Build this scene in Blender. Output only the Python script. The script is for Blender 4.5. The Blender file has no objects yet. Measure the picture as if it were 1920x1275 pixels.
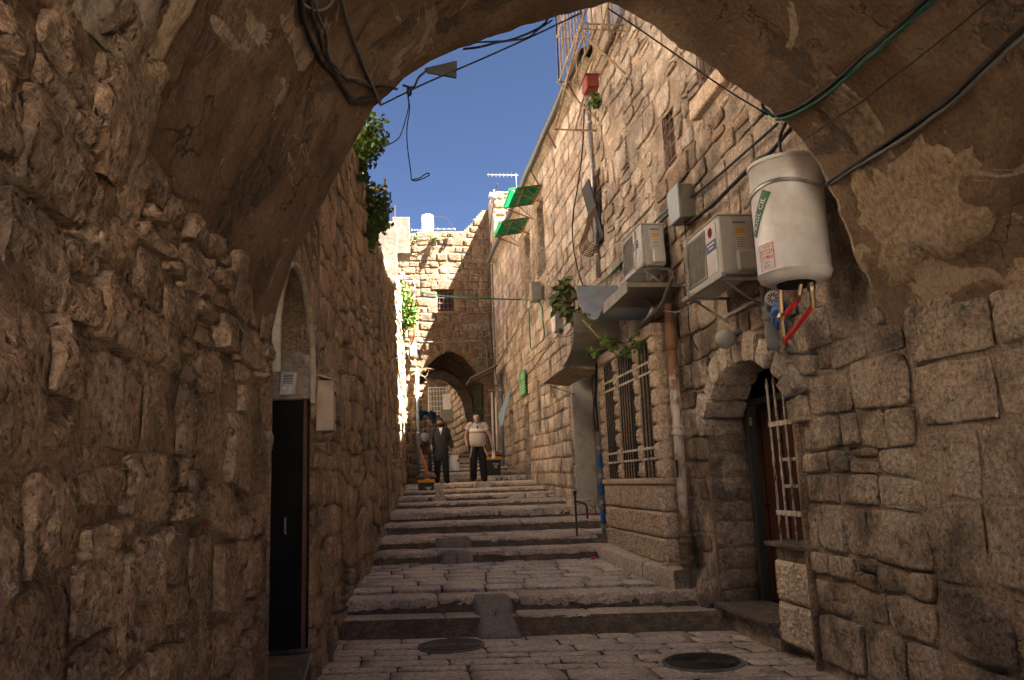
import bpy, bmesh, math, random
import numpy as np
from mathutils import Vector, Matrix, Euler
R = math.radians
rng = np.random.default_rng(7)
random.seed(7)
S = bpy.context.scene
COL = S.collection

# ---------------------------------------------------------------- camera
EYE = np.array([0.0, 0.0, 1.6])
FPX = 1475.0
def _solve():
    fl = lambda v: np.array([v[0], v[1], -v[2]])
    yd = np.array([760 - 960., 637.5 - 908., FPX]); yd /= np.linalg.norm(yd)
    up = np.array([650 - 960., 637.5 + 7650., FPX]); up /= np.linalg.norm(up)
    up -= yd * (up @ yd); up /= np.linalg.norm(up)
    xd = fl(np.cross(fl(yd), fl(up)))
    return np.stack([xd, yd, up])
CM = _solve()
cd = bpy.data.cameras.new('camera'); cam = bpy.data.objects.new('camera', cd); COL.objects.link(cam)
cd.sensor_width = 36.0; cd.lens = FPX / 1920 * 36; cd.clip_start = 0.05; cd.clip_end = 3000
m4 = Matrix.Identity(4)
for r in range(3):
    m4[r][0], m4[r][1], m4[r][2], m4[r][3] = CM[r, 0], CM[r, 1], -CM[r, 2], EYE[r]
cam.matrix_world = m4
S.camera = cam

# ---------------------------------------------------------------- sky, sun, exposure
SUN = np.array([0.486, -0.26, 1.0]); SUN /= np.linalg.norm(SUN)      # towards the sun
w = bpy.data.worlds.new('World'); S.world = w; w.use_nodes = True
wn = w.node_tree; bg = wn.nodes['Background']
sky = wn.nodes.new('ShaderNodeTexSky'); sky.sky_type = 'NISHITA'; sky.sun_disc = False
sky.sun_elevation = math.asin(SUN[2]); sky.sun_rotation = math.atan2(SUN[0], SUN[1])
sky.altitude = 760; sky.air_density = 0.08; sky.dust_density = 0.05; sky.ozone_density = 0.0
wn.links.new(sky.outputs[0], bg.inputs[0]); bg.inputs[1].default_value = 0.05
sl = bpy.data.lights.new('sun', 'SUN'); sl.energy = 5.0; sl.angle = R(0.53); sl.color = (1.0, 0.90, 0.78)
so = bpy.data.objects.new('sun', sl); COL.objects.link(so)
so.rotation_euler = Vector(SUN).to_track_quat('Z', 'Y').to_euler()
so.location = (0, 0, 30)
vs = S.view_settings
vs.view_transform = 'Standard'; vs.look = 'None'; vs.gamma = 1.0; vs.use_curve_mapping = False
vs.exposure = 4.5
try:
    vs.use_white_balance = False
except Exception: pass
S.cycles.use_denoising = True
S.cycles.max_bounces = 10; S.cycles.diffuse_bounces = 6; S.cycles.transparent_max_bounces = 12
S.cycles.use_adaptive_sampling = True; S.cycles.adaptive_threshold = 0.03

# ---------------------------------------------------------------- points on known planes
def ray(px, py): return CM @ np.array([px - 960., 637.5 - py, FPX])
def onX(px, py, x): r = ray(px, py); return EYE + r * (x - EYE[0]) / r[0]
def onY(px, py, y): r = ray(px, py); return EYE + r * (y - EYE[1]) / r[1]
def onZ(px, py, z): r = ray(px, py); return EYE + r * (z - EYE[2]) / r[2]
def proj(p):
    c = (np.asarray(p, float) - EYE) @ CM
    return 960 + FPX * c[..., 0] / c[..., 2], 637.5 - FPX * c[..., 1] / c[..., 2], c[..., 2]

# ---------------------------------------------------------------- numpy noise
def _h(i, j, k, s):
    n = (i * 374761393 + j * 668265263 + k * 2147483647 + s * 974634777) & 0xffffffff
    n = ((n ^ (n >> 13)) * 1274126177) & 0xffffffff
    return ((n ^ (n >> 16)) & 0xffffff) / 8388607.5 - 1.0
def vnoise(p, s=0):
    p = np.asarray(p, float); i = np.floor(p).astype(np.int64); f = p - i; f = f * f * (3 - 2 * f)
    o = 0
    for a in (0, 1):
        for b in (0, 1):
            for c in (0, 1):
                wgt = (f[..., 0] if a else 1 - f[..., 0]) * (f[..., 1] if b else 1 - f[..., 1]) * (f[..., 2] if c else 1 - f[..., 2])
                o = o + wgt * _h(i[..., 0] + a, i[..., 1] + b, i[..., 2] + c, s)
    return o
def fbm(p, octv=4, s=0, g=0.5):
    p = np.asarray(p, float); o = 0; a = 1.0
    for q in range(octv):
        o = o + a * vnoise(p, s + q); p = p * 2.03 + 17.3; a *= g
    return o

# ---------------------------------------------------------------- object helpers
def base_of(parent):
    l = np.zeros(3)
    while parent is not None:
        l += np.array(parent.location); parent = parent.parent
    return l
def thing(name, label, cat, loc=(0, 0, 0), group=None):
    o = bpy.data.objects.new(name, None); COL.objects.link(o); o.location = tuple(float(q) for q in loc)
    o.empty_display_size = 0.1
    return tag(o, label, cat, group, 'thing' if cat else None)
def part_group(name, label, parent, loc):      # a part with pieces of its own
    o = bpy.data.objects.new(name, None); COL.objects.link(o); o.parent = parent; o.empty_display_size = 0.1
    o.location = tuple(float(q) for q in np.asarray(loc, float) - base_of(parent)); o['label'] = label
    return o
def tag(o, label=None, cat=None, group=None, kind=None):
    if label: o['label'] = label
    if cat: o['category'] = cat
    if group: o['group'] = group
    if kind: o['kind'] = kind
    return o
def mesh_obj(name, V, F, mat, parent=None, smooth=False, loc=None):
    """V in world metres; stored relative to the parent's base (or to loc)."""
    V = np.asarray(V, float).reshape(-1, 3)
    b = base_of(parent)
    if loc is not None: b = b + np.asarray(loc, float) - b if parent is None else b
    me = bpy.data.meshes.new(name)
    me.from_pydata((V - b).tolist(), [], F if isinstance(F, list) else F.tolist())
    if smooth: me.polygons.foreach_set('use_smooth', np.ones(len(me.polygons), bool))
    me.materials.append(mat)
    o = bpy.data.objects.new(name, me); COL.objects.link(o)
    if loc is not None and parent is None: o.location = tuple(float(q) for q in loc)
    if parent is not None: o.parent = parent
    return o
def copy_tree(o, parent=None):
    c = o.copy(); COL.objects.link(c)
    if parent is not None: c.parent = parent
    for ch in list(o.children): copy_tree(ch, c)
    return c
def rotm(rx=0, ry=0, rz=0): return np.array(Euler((rx, ry, rz)).to_matrix())

class MB:
    def __init__(s): s.V = []; s.F = []; s.n = 0
    def add(s, V, F):
        V = np.asarray(V, float).reshape(-1, 3)
        s.V.append(V); s.F += [[i + s.n for i in f] for f in F]; s.n += len(V); return s
    def box(s, c, d, rot=None, bev=0.0):
        bm = bmesh.new(); bmesh.ops.create_cube(bm, size=1)
        for v in bm.verts: v.co = Vector((v.co.x * d[0], v.co.y * d[1], v.co.z * d[2]))
        if bev > 0: bmesh.ops.bevel(bm, geom=bm.edges[:], offset=bev, segments=1, affect='EDGES', profile=0.5)
        bm.verts.ensure_lookup_table()
        V = np.array([v.co[:] for v in bm.verts]); F = [[v.index for v in f.verts] for f in bm.faces]
        for k, v in enumerate(bm.verts): v.index = k
        F = [[v.index for v in f.verts] for f in bm.faces]; bm.free()
        if rot is not None: V = V @ np.asarray(rot).T
        return s.add(V + np.asarray(c, float), F)
    def prism(s, poly, d):            # poly: list of 3d points, extruded by vector d
        P = np.asarray(poly, float); n = len(P); d = np.asarray(d, float)
        F = [list(range(n))[::-1], list(range(n, 2 * n))] + [[i, (i + 1) % n, n + (i + 1) % n, n + i] for i in range(n)]
        return s.add(np.vstack([P, P + d]), F)
    def tube(s, path, r, seg=8, cap=True):
        P = np.asarray(path, float); n = len(P); r = np.broadcast_to(np.asarray(r, float), (n,))
        T = np.gradient(P, axis=0); T /= np.maximum(np.linalg.norm(T, axis=1, keepdims=True), 1e-9)
        ref = np.array([0, 0, 1.]) if abs(T[0][2]) < 0.9 else np.array([1., 0, 0])
        V = []
        a = np.cross(T[0], ref); a /= np.linalg.norm(a)
        for k in range(n):
            a = a - T[k] * (a @ T[k]); a /= max(np.linalg.norm(a), 1e-9); b = np.cross(T[k], a)
            th = np.arange(seg) * 2 * np.pi / seg
            V.append(P[k] + r[k] * (np.cos(th)[:, None] * a + np.sin(th)[:, None] * b))
        F = [[k * seg + i, k * seg + (i + 1) % seg, (k + 1) * seg + (i + 1) % seg, (k + 1) * seg + i] for k in range(n - 1) for i in range(seg)]
        if cap: F += [list(range(seg))[::-1], [(n - 1) * seg + i for i in range(seg)]]
        return s.add(np.vstack(V), F)
    def lathe(s, c, prof, seg=24, axis=2, rot=None):   # prof: (r, h)
        th = np.arange(seg) * 2 * np.pi / seg; V = []
        for r_, h_ in prof: V.append(np.stack([r_ * np.cos(th), r_ * np.sin(th), np.full(seg, h_)], 1))
        V = np.vstack(V); n = len(prof)
        if rot is not None: V = V @ np.asarray(rot).T
        F = [[k * seg + i, k * seg + (i + 1) % seg, (k + 1) * seg + (i + 1) % seg, (k + 1) * seg + i] for k in range(n - 1) for i in range(seg)]
        if prof[0][0] > 1e-4: F.append(list(range(seg))[::-1])
        if prof[-1][0] > 1e-4: F.append([(n - 1) * seg + i for i in range(seg)])
        return s.add(V + np.asarray(c, float), F)
    def grid(s, G):                   # G [a,b,3]
        a, b = G.shape[:2]
        return s.add(G.reshape(-1, 3), [[i * b + j, i * b + j + 1, (i + 1) * b + j + 1, (i + 1) * b + j] for i in range(a - 1) for j in range(b - 1)])
    def build(s, name, mat, parent=None, smooth=False, loc=None):
        return mesh_obj(name, np.vstack(s.V), s.F, mat, parent, smooth, loc)
def bez(pts, n=24):                   # Catmull-Rom through points
    P = np.asarray(pts, float)
    if len(P) == 2: return P[0] + (P[1] - P[0]) * np.linspace(0, 1, n)[:, None]
    Q = np.vstack([2 * P[0] - P[1], P, 2 * P[-1] - P[-2]]); o = []
    k = max(2, n // (len(P) - 1))
    for i in range(len(P) - 1):
        a, b, c, d = Q[i:i + 4]
        for t in np.linspace(0, 1, k, endpoint=False):
            o.append(0.5 * (2 * b + (c - a) * t + (2 * a - 5 * b + 4 * c - d) * t * t + (3 * b - a - 3 * c + d) * t ** 3))
    o.append(P[-1]); return np.array(o)
def cable(pts, r, mat, name, label, n=40, seg=6, cat='cable', group=None):
    p = bez(pts, n)
    o = MB().tube(p, r, seg).build(name, mat, None, True, loc=p[0])
    return tag(o, label, cat, group)

# ---------------------------------------------------------------- materials
class NT:
    def __init__(s, name):
        s.m = bpy.data.materials.new(name); s.m.use_nodes = True; s.t = s.m.node_tree
        s.b = s.t.nodes['Principled BSDF']; s.b.inputs['Specular IOR Level'].default_value = 0.25
        s.geo = s.t.nodes.new('ShaderNodeNewGeometry')
    def n(s, typ, **kw):
        o = s.t.nodes.new('ShaderNode' + typ)
        for k, v in kw.items(): setattr(o, k, v)
        return o
    def l(s, a, b): s.t.links.new(a, b)
    def pos(s, sc=(1, 1, 1)):
        mp = s.n('Mapping'); mp.inputs['Scale'].default_value = sc; s.l(s.geo.outputs['Position'], mp.inputs[0]); return mp.outputs[0]
    def noise(s, scale, detail=4, rough=0.55, vec=None, dist=0.0):
        o = s.n('TexNoise'); o.inputs['Scale'].default_value = scale; o.inputs['Detail'].default_value = detail
        o.inputs['Roughness'].default_value = rough; o.inputs['Distortion'].default_value = dist
        s.l(vec if vec is not None else s.geo.outputs['Position'], o.inputs['Vector']); return o.outputs['Fac']
    def vor(s, scale, feature='F1', vec=None):
        o = s.n('TexVoronoi'); o.feature = feature; o.inputs['Scale'].default_value = scale
        s.l(vec if vec is not None else s.geo.outputs['Position'], o.inputs['Vector']); return o.outputs['Distance']
    def ramp(s, fac, stops):
        o = s.n('ValToRGB'); e = o.color_ramp.elements
        while len(e) < len(stops): e.new(0.5)
        for q, (p, c) in zip(e, stops):
            q.position = p; q.color = (*c, 1) if not np.isscalar(c) else (c, c, c, 1)
        s.l(fac, o.inputs[0]); return o.outputs[0]
    def mix(s, fac, a, b, mode='MIX'):
        o = s.n('Mix'); o.data_type = 'RGBA'; o.blend_type = mode
        for v, i in ((fac, 0), (a, 6), (b, 7)):
            if isinstance(v, (int, float)): o.inputs[i].default_value = v
            elif isinstance(v, tuple): o.inputs[i].default_value = (*v, 1)
            else: s.l(v, o.inputs[i])
        return o.outputs[2]
    def math(s, op, a, b=0.0):
        o = s.n('Math'); o.operation = op
        for v, i in ((a, 0), (b, 1)):
            if isinstance(v, (int, float)): o.inputs[i].default_value = v
            else: s.l(v, o.inputs[i])
        return o.outputs[0]
    def col(s, c):
        if isinstance(c, tuple): s.b.inputs['Base Color'].default_value = (*c, 1)
        else: s.l(c, s.b.inputs['Base Color'])
    def bump(s, h, strength=0.5, dist=0.02, nrm=None):
        o = s.n('Bump'); o.inputs['Strength'].default_value = strength; o.inputs['Distance'].default_value = dist
        s.l(h, o.inputs['Height'])
        if nrm is not None: s.l(nrm, o.inputs['Normal'])
        s.l(o.outputs[0], s.b.inputs['Normal']); return o.outputs[0]
    def set(s, **kw):
        for k, v in kw.items(): s.b.inputs[k].default_value = v
        return s

def stone_mat(name, cols, stain=(0.10, 0.085, 0.07), stain_amt=0.55, pale=(0.5, 0.45, 0.38), pale_amt=0.2, bump=0.8, pit=0.5, fine=30, dist=0.02, rough=0.9, spec=0.2, marks=0.0):
    """weathered limestone: a tint per stone, stains, lichen-pale wash, pits"""
    t = NT(name); rnd = t.geo.outputs['Random Per Island']
    k = len(cols); c = t.ramp(rnd, [(i / (k - 1), q) for i, q in enumerate(cols)])
    big = t.noise(1.7, 5, 0.62); mid = t.noise(7, 4, 0.62); fin = t.noise(fine, 5, 0.72)
    c = t.mix(t.ramp(mid, [(0.42, 0.0), (0.75, 0.45)]), c, (0.36, 0.25, 0.15))
    c = t.mix(t.math('MULTIPLY', t.ramp(big, [(0.45, 0.0), (0.60, 1.0)]), stain_amt), c, stain)
    c = t.mix(t.math('MULTIPLY', t.ramp(big, [(0.34, 1.0), (0.44, 0.0)]), pale_amt), c, pale)
    c = t.mix(0.8, c, t.ramp(fin, [(0.28, 0.22), (0.72, 1.8)]), 'MULTIPLY')
    if marks:                                   # old paint and poster scraps
        mk = t.n('TexNoise'); mk.inputs['Scale'].default_value = 5.0; mk.inputs['Detail'].default_value = 5; mk.inputs['Roughness'].default_value = .7; t.l(t.geo.outputs['Position'], mk.inputs['Vector'])
        sp = t.n('SeparateColor'); t.l(mk.outputs['Color'], sp.inputs[0])
        for ch, pc in ((0, (.03, .22, .10)), (1, (.30, .03, .03)), (2, (.45, .46, .48))):
            c = t.mix(t.math('MULTIPLY', t.ramp(sp.outputs[ch], [(0.675, 0.0), (0.69, 1.0)]), marks), c, pc)
    pits = t.ramp(t.noise(fine * 0.9, 2, 0.5), [(0.30, 0.0), (0.40, 1.0)])
    c = t.mix(t.math('MULTIPLY', t.math('SUBTRACT', 1.0, pits), pit), c, (0.055, 0.04, 0.028))
    t.col(c)
    h = t.math('ADD', t.math('MULTIPLY', fin, 0.7), t.math('ADD', t.math('MULTIPLY', mid, 1.3), t.math('MULTIPLY', pits, 0.8 * pit)))
    t.bump(h, min(1.0, bump * 1.15), dist * 1.5); t.set(Roughness=rough); t.b.inputs['Specular IOR Level'].default_value = spec
    return t.m
def plain(name, c, rough=0.6, metal=0.0, var=0.25, scale=12, bump=0.0, dirt=None, dirt_amt=0.0, spec=0.3, dirt_scale=5):
    t = NT(name); f = t.noise(scale, 5, 0.6)
    cc = t.mix(1.0, c, t.ramp(f, [(0.25, 1 - var), (0.75, 1 + var)]), 'MULTIPLY')
    if dirt is not None: cc = t.mix(t.math('MULTIPLY', t.ramp(t.noise(dirt_scale, 7, 0.65), [(0.45, 0.0), (0.62, 1.0)]), dirt_amt), cc, dirt)
    t.col(cc); t.set(Roughness=rough, Metallic=metal); t.b.inputs['Specular IOR Level'].default_value = spec
    if bump: t.bump(t.noise(scale * 4, 6, 0.6), bump, 0.004)
    return t.m
def rusty(name, c, rust=(0.16, 0.06, 0.022), amt=0.9, lo=0.46, hi=0.58, rough=0.6, scale=14, sc=(1, 1, .35)):
    t = NT(name); f = t.ramp(t.noise(scale, 7, 0.68, t.pos(sc)), [(lo, 0.0), (hi, 1.0)])
    cc = t.mix(t.math('MULTIPLY', f, amt), c, t.mix(t.noise(40, 4), rust, (0.05, 0.025, 0.014)))
    cc = t.mix(0.5, cc, t.ramp(t.noise(9, 5), [(0.3, 0.6), (0.7, 1.25)]), 'MULTIPLY')
    t.col(cc); t.set(Roughness=rough); t.bump(f, 0.3, 0.002); return t.m
M = {}
M['rubble'] = stone_mat('rubble_stone', [(0.39, 0.27, 0.175), (0.48, 0.355, 0.245), (0.41, 0.265, 0.155), (0.51, 0.41, 0.31), (0.32, 0.225, 0.15)], marks=.7, bump=1.0, pit=0.45, fine=34, dist=0.03)
M['ashlar'] = stone_mat('ashlar_stone', [(0.38, 0.32, 0.265), (0.52, 0.445, 0.37), (0.44, 0.34, 0.25), (0.57, 0.50, 0.42), (0.31, 0.255, 0.21), (.49, .39, .3)], stain=(.13, .105, .085), stain_amt=0.62, pale=(.58, .52, .45), pale_amt=.35, bump=0.8, pit=0.4, fine=26)
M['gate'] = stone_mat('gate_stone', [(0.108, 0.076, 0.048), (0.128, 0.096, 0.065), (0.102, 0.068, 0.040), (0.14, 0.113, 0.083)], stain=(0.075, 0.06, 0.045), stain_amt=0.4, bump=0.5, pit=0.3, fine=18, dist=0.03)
M['block'] = stone_mat('block_stone', [(0.33, 0.24, 0.165), (0.44, 0.335, 0.24), (0.36, 0.24, 0.15), (0.49, 0.40, 0.31), (0.24, 0.18, 0.135), (0.41, 0.29, 0.18)], stain=(0.075, 0.066, 0.06), stain_amt=0.75, pale=(0.50, 0.45, 0.38), pale_amt=0.6, marks=.8, bump=1.0, pit=0.4, fine=30, dist=0.025)
M['step'] = stone_mat('step_stone', [(0.58, 0.50, 0.41), (0.64, 0.565, 0.47), (0.54, 0.455, 0.36), (0.61, 0.54, 0.45)], stain=(0.22, 0.18, 0.14), stain_amt=0.4, pale_amt=0.1, bump=1.0, pit=0.6, fine=30, dist=0.014, rough=0.5, spec=0.5)
M['flag'] = stone_mat('flag_stone', [(0.60, 0.53, 0.45), (0.67, 0.60, 0.52), (0.56, 0.485, 0.40), (0.70, 0.64, 0.56), (.48, .42, .35)], stain=(0.22, 0.185, 0.15), stain_amt=0.4, pale_amt=0.15, bump=0.8, pit=0.7, fine=24, dist=0.014, rough=0.33, spec=0.6)
M['carved'] = stone_mat('carved_stone', [(0.56, 0.435, 0.32), (0.62, 0.495, 0.375), (0.58, 0.43, 0.30)], stain_amt=0.15, pale_amt=0.05, bump=0.8, pit=0.15, fine=30, dist=0.02)
M['mortar'] = stone_mat('mortar', [(0.30, 0.205, 0.13), (0.34, 0.24, 0.16)], stain_amt=0.5, pale_amt=0.25, bump=0.9, pit=0.3, fine=40)
M['mortar_pale'] = stone_mat('pale_mortar', [(0.36, 0.285, 0.215), (0.40, 0.325, 0.25)], stain_amt=0.5, pale_amt=0.3, bump=0.7, pit=0.2, fine=40)
M['dirt'] = stone_mat('joint_dirt', [(0.06, 0.05, 0.04), (0.08, 0.065, 0.05)], stain_amt=0.2, pale_amt=0.0, bump=0.5, pit=0.2)

def plaster_mat():
    t = NT('vault_plaster')
    a = t.noise(1.1, 7, 0.62, dist=0.6); b = t.noise(4.5, 8, 0.68); f = t.noise(38, 6, 0.65)
    c = t.ramp(a, [(0.32, (0.10, 0.064, 0.037)), (0.5, (0.17, 0.112, 0.069)), (0.68, (0.24, 0.17, 0.113))])
    patch = t.ramp(t.noise(1.5, 7, 0.62, dist=0.5), [(0.56, 0.0), (0.61, 1.0)])
    c = t.mix(t.math('MULTIPLY', patch, 0.7), c, (0.075, 0.058, 0.047))
    pale = t.ramp(t.noise(1.6, 8, 0.62, t.pos((1.3, .7, 1)), dist=1.2), [(0.60, 0.0), (0.615, 1.0)])
    c = t.mix(t.math('MULTIPLY', pale, 0.75), c, (0.40, 0.315, 0.23))
    c = t.mix(t.math('MULTIPLY', t.ramp(b, [(0.55, 0.0), (0.75, 1.0)]), 0.6), c, (0.085, 0.055, 0.038))
    cr = t.n('TexVoronoi'); cr.feature = 'DISTANCE_TO_EDGE'; cr.inputs['Scale'].default_value = 1.3
    wv = t.n('VectorMath'); wv.operation = 'ADD'; ns = t.n('TexNoise'); ns.inputs['Scale'].default_value = 3; ns.inputs['Detail'].default_value = 6
    t.l(t.geo.outputs['Position'], ns.inputs['Vector']); t.l(ns.outputs['Color'], wv.inputs[0]); t.l(t.geo.outputs['Position'], wv.inputs[1]); t.l(wv.outputs[0], cr.inputs['Vector'])
    crack = t.math('MULTIPLY', t.ramp(cr.outputs['Distance'], [(0.0, 1.0), (0.009, 0.0)]), t.ramp(t.noise(0.9, 2), [(0.5, 0.0), (0.56, 1.0)]))
    c = t.mix(t.math('MULTIPLY', crack, 0.45), c, (0.03, 0.02, 0.015))
    c = t.mix(0.5, c, t.ramp(f, [(0.3, 0.35), (0.7, 1.65)]), 'MULTIPLY'); t.col(c)
    h = t.math('ADD', t.math('MULTIPLY', f, 0.5), t.math('SUBTRACT', t.math('ADD', t.math('MULTIPLY', b, 1.5), t.math('MULTIPLY', patch, -0.9)), t.math('MULTIPLY', crack, 2.0)))
    t.bump(h, 0.9, 0.025); t.set(Roughness=0.92); return t.m
M['plaster'] = plaster_mat()

# ---------------------------------------------------------------- stones
STONES = 0
def grow_stones(C4, depth, n, wall, rough=0.012, pillow=0.5, rimback=0.05, seed=0, corner=0.12, flat=0.75, nfreq=6.0, ridge=0.0, facet=0.012, chip=0.0):
    """C4 [N,4,2] quads in wall (u,v); returns verts [N,K,3] and one face list. wall(u,v,w)->xyz"""
    N = len(C4); g = np.linspace(-1, 1, n + 1); A, B = np.meshgrid(g, g, indexing='ij')      # A along u, B along v
    # soften corners of the outline
    rr = np.maximum(np.abs(A), np.abs(B)); k = 1 - corner * (np.abs(A) * np.abs(B)) ** 3
    a, b = A * k, B * k
    s, t = (a + 1) / 2, (b + 1) / 2
    wts = np.stack([(1 - s) * (1 - t), s * (1 - t), s * t, (1 - s) * t], -1).reshape(-1, 4)
    UV = np.einsum('kq,nqd->nkd', wts, C4)
    edge = np.clip((1 - rr.reshape(-1)) / (1 - flat), 0, 1); edge = 1 - (1 - edge) ** 2
    P3 = np.concatenate([UV, np.broadcast_to((np.arange(N) * 3.7)[:, None, None], UV.shape[:2] + (1,))], -1)
    ns = fbm(P3 * nfreq, 4, seed)
    ow = vnoise(P3 * 4.1, seed + 31) * 0.012 + vnoise(P3 * 13, seed + 41) * 0.006
    ns2 = fbm(P3 * nfreq * 3.1, 3, seed + 71)
    W = depth[:, None] * (1 - pillow + pillow * edge) + rough * (ns * .55 + .45 * (np.abs(ns2) * 1.6 - .6)) * (0.35 + 0.65 * edge)
    if ridge: W = W + ridge * (1 - np.abs(fbm(P3 * nfreq * 0.55, 3, seed + 9))) * edge
    UV = UV + np.stack([ow, vnoise(P3 * 4.3 + 9, seed + 51) * 0.012 + vnoise(P3 * 12 + 9, seed + 61) * 0.006], -1) * (1 if rough > 0.004 else 0.25)
    if facet:                                  # hewn faces: lowest of a few random planes
        rf = np.random.default_rng(seed + 5); pl = rf.normal(size=(N, 5, 3)); pl[..., 2] = np.abs(pl[..., 2]) * .5
        ff = np.min(pl[:, :, 0:1] * A.reshape(-1) * .75 + pl[:, :, 1:2] * B.reshape(-1) * .75 + pl[:, :, 2:3], axis=1)
        W = W + facet * np.clip(ff, -2.0, 1.5) * (.35 + .65 * edge) * (1 + .25 * ns)
    # skirt
    idx = np.arange((n + 1) ** 2).reshape(n + 1, n + 1)
    ring = np.concatenate([idx[:-1, 0], idx[-1, :-1], idx[:0:-1, -1], idx[0, :0:-1]])
    m = len(ring); K = (n + 1) ** 2
    V = np.concatenate([np.concatenate([UV, W[..., None]], -1), np.concatenate([UV[:, ring], np.full((N, m, 1), -rimback)], -1)], 1)
    XYZ = wall(V[..., 0], V[..., 1], V[..., 2])
    F = [[idx[i, j], idx[i + 1, j], idx[i + 1, j + 1], idx[i, j + 1]] for i in range(n) for j in range(n)]
    F += [[ring[q], K + q, K + (q + 1) % m, ring[(q + 1) % m]] for q in range(m)]
    F = np.array(F, int)
    return XYZ, F
def courses(u0, u1, v0, v1, hh, ll, cuts=None, gap=0.012, jit=0.02, split=0.08, seed=0, wob=0.02, top=None, bottom=None):
    """quads of a coursed wall. cuts(va,vb)->[(ua,ub)...] intervals to leave open; top/bottom(u): limits"""
    r = np.random.default_rng(seed); Q = []; v = v0
    while v < v1 - 0.05:
        h = r.uniform(*hh); h = min(h, v1 - v)
        if v1 - v - h < 0.08: h = v1 - v
        spans = [(u0, u1)]
        for (ca, cb) in (cuts(v, v + h) if cuts else []):
            spans = [q for (a, b) in spans for q in ((a, min(b, ca)), (max(a, cb), b)) if q[1] - q[0] > 0.04]
        for a, b in spans:
            u = a
            while u < b - 0.02:
                l = r.uniform(*ll) * (0.8 + 0.5 * (h - hh[0]) / max(hh[1] - hh[0], 1e-6))
                if b - u - l < 0.5 * ll[0]: l = b - u
                if r.random() < split and h > 0.16 and l < 0.5:
                    f = r.uniform(0.35, 0.65); parts = [(v, v + h * f), (v + h * f, v + h)]
                else: parts = [(v, v + h)]
                for va, vb in parts:
                    um, vm = u + l / 2, (va + vb) / 2
                    if top is not None and vb > top(um) + 0.12: continue
                    if bottom is not None and vb < bottom(um): continue
                    j = lambda: r.uniform(-jit, jit)
                    g_ = gap / 2 * r.uniform(0.6, 1.6)
                    Q.append([[u + g_ + j() * .6, va + g_ + j() * .5], [u + l - g_ + j() * .6, va + g_ + j() * .5], [u + l - g_ + j() * .6, vb - g_ + j() * .5], [u + g_ + j() * .6, vb - g_ + j() * .5]])
                u += l
        v += h
    Q = np.array(Q)
    if wob:
        c = Q.reshape(-1, 2); p = np.stack([c[:, 0] * 0.7, c[:, 1] * 0.7, np.full(len(c), seed * 1.3)], 1)
        c[:, 1] += wob * vnoise(p, 3) * 1.6; Q = c.reshape(-1, 4, 2)
    return Q
def lay(Q, wall, mat, parent, depth=(0.01, 0.04), n=4, near_n=None, single=300, seed=0, name='stone', rest='rest_of_stones', mats=None, **kw):
    """stones of one wall: the ones that show largest in the picture as own parts, the others as one stuff part"""
    global STONES
    r = np.random.default_rng(seed + 99); N = len(Q)
    d = r.uniform(*depth, N)
    ctr = wall(Q[..., 0].mean(1), Q[..., 1].mean(1), np.zeros(N))
    cr = wall(Q[..., 0], Q[..., 1], np.zeros(Q.shape[:2]))
    x, y, z = proj(cr); zc = z.min(1)
    area = 0.5 * np.abs((x[:, 2] - x[:, 0]) * (y[:, 3] - y[:, 1]) - (x[:, 3] - x[:, 1]) * (y[:, 2] - y[:, 0]))
    inv = (zc > 0.3) & (x.max(1) > 0) & (x.min(1) < 1920) & (y.max(1) > 0) & (y.min(1) < 1275)
    score = np.where(inv, area, -1)
    order = np.argsort(-score); sel = order[:single]; sel = sel[score[sel] > 80]
    selset = np.zeros(N, bool); selset[sel] = True
    out = []
    if near_n and len(sel):
        big = sel[score[sel] > 2500]; small = sel[score[sel] <= 2500]
    else: big = np.array([], int); small = sel
    for grp, nn in ((big, near_n or n), (small, n)):
        if len(grp) == 0: continue
        XYZ, F = grow_stones(Q[grp], d[grp], nn, wall, seed=seed, **kw); Fl = F.tolist()
        for q in range(len(grp)):
            o = mesh_obj(name, XYZ[q], Fl, (mats[int(grp[q]) % len(mats)] if mats else mat), parent, True); out.append(o); STONES += 1
            o.data.polygons.foreach_set('use_smooth', np.arange(len(Fl)) < nn * nn)
    restq = np.where(~selset)[0]
    if len(restq):
        XYZ, F = grow_stones(Q[restq], d[restq], n, wall, seed=seed, **kw); K = XYZ.shape[1]
        FF = (F[None] + (np.arange(len(restq)) * K)[:, None, None]).reshape(-1, 4)
        o = mesh_obj(rest, XYZ.reshape(-1, 3), FF, mat, parent, True); o['kind'] = 'stuff'
        o.data.polygons.foreach_set('use_smooth', np.tile(np.arange(len(F)) < n * n, len(restq)))
    return out
def backing(wall, us, vs_, keep, mat, parent, name='mortar', w=-0.012, amp=0.012, freq=5, smooth=True):
    us, vs_ = np.asarray(us), np.asarray(vs_)
    U, Vv = np.meshgrid(us, vs_, indexing='ij')
    W = w + amp * fbm(np.stack([U * freq, Vv * freq, U * 0], -1), 5, 5, .6)
    X = wall(U, Vv, W); b = len(vs_)
    uc = (us[:-1] + us[1:]) / 2; vc = (vs_[:-1] + vs_[1:]) / 2
    F = [[i * b + j, (i + 1) * b + j, (i + 1) * b + j + 1, i * b + j + 1] for i in range(len(us) - 1) for j in range(b - 1) if keep(uc[i], vc[j])]
    return mesh_obj(name, X.reshape(-1, 3), F, mat, parent, smooth)
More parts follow.
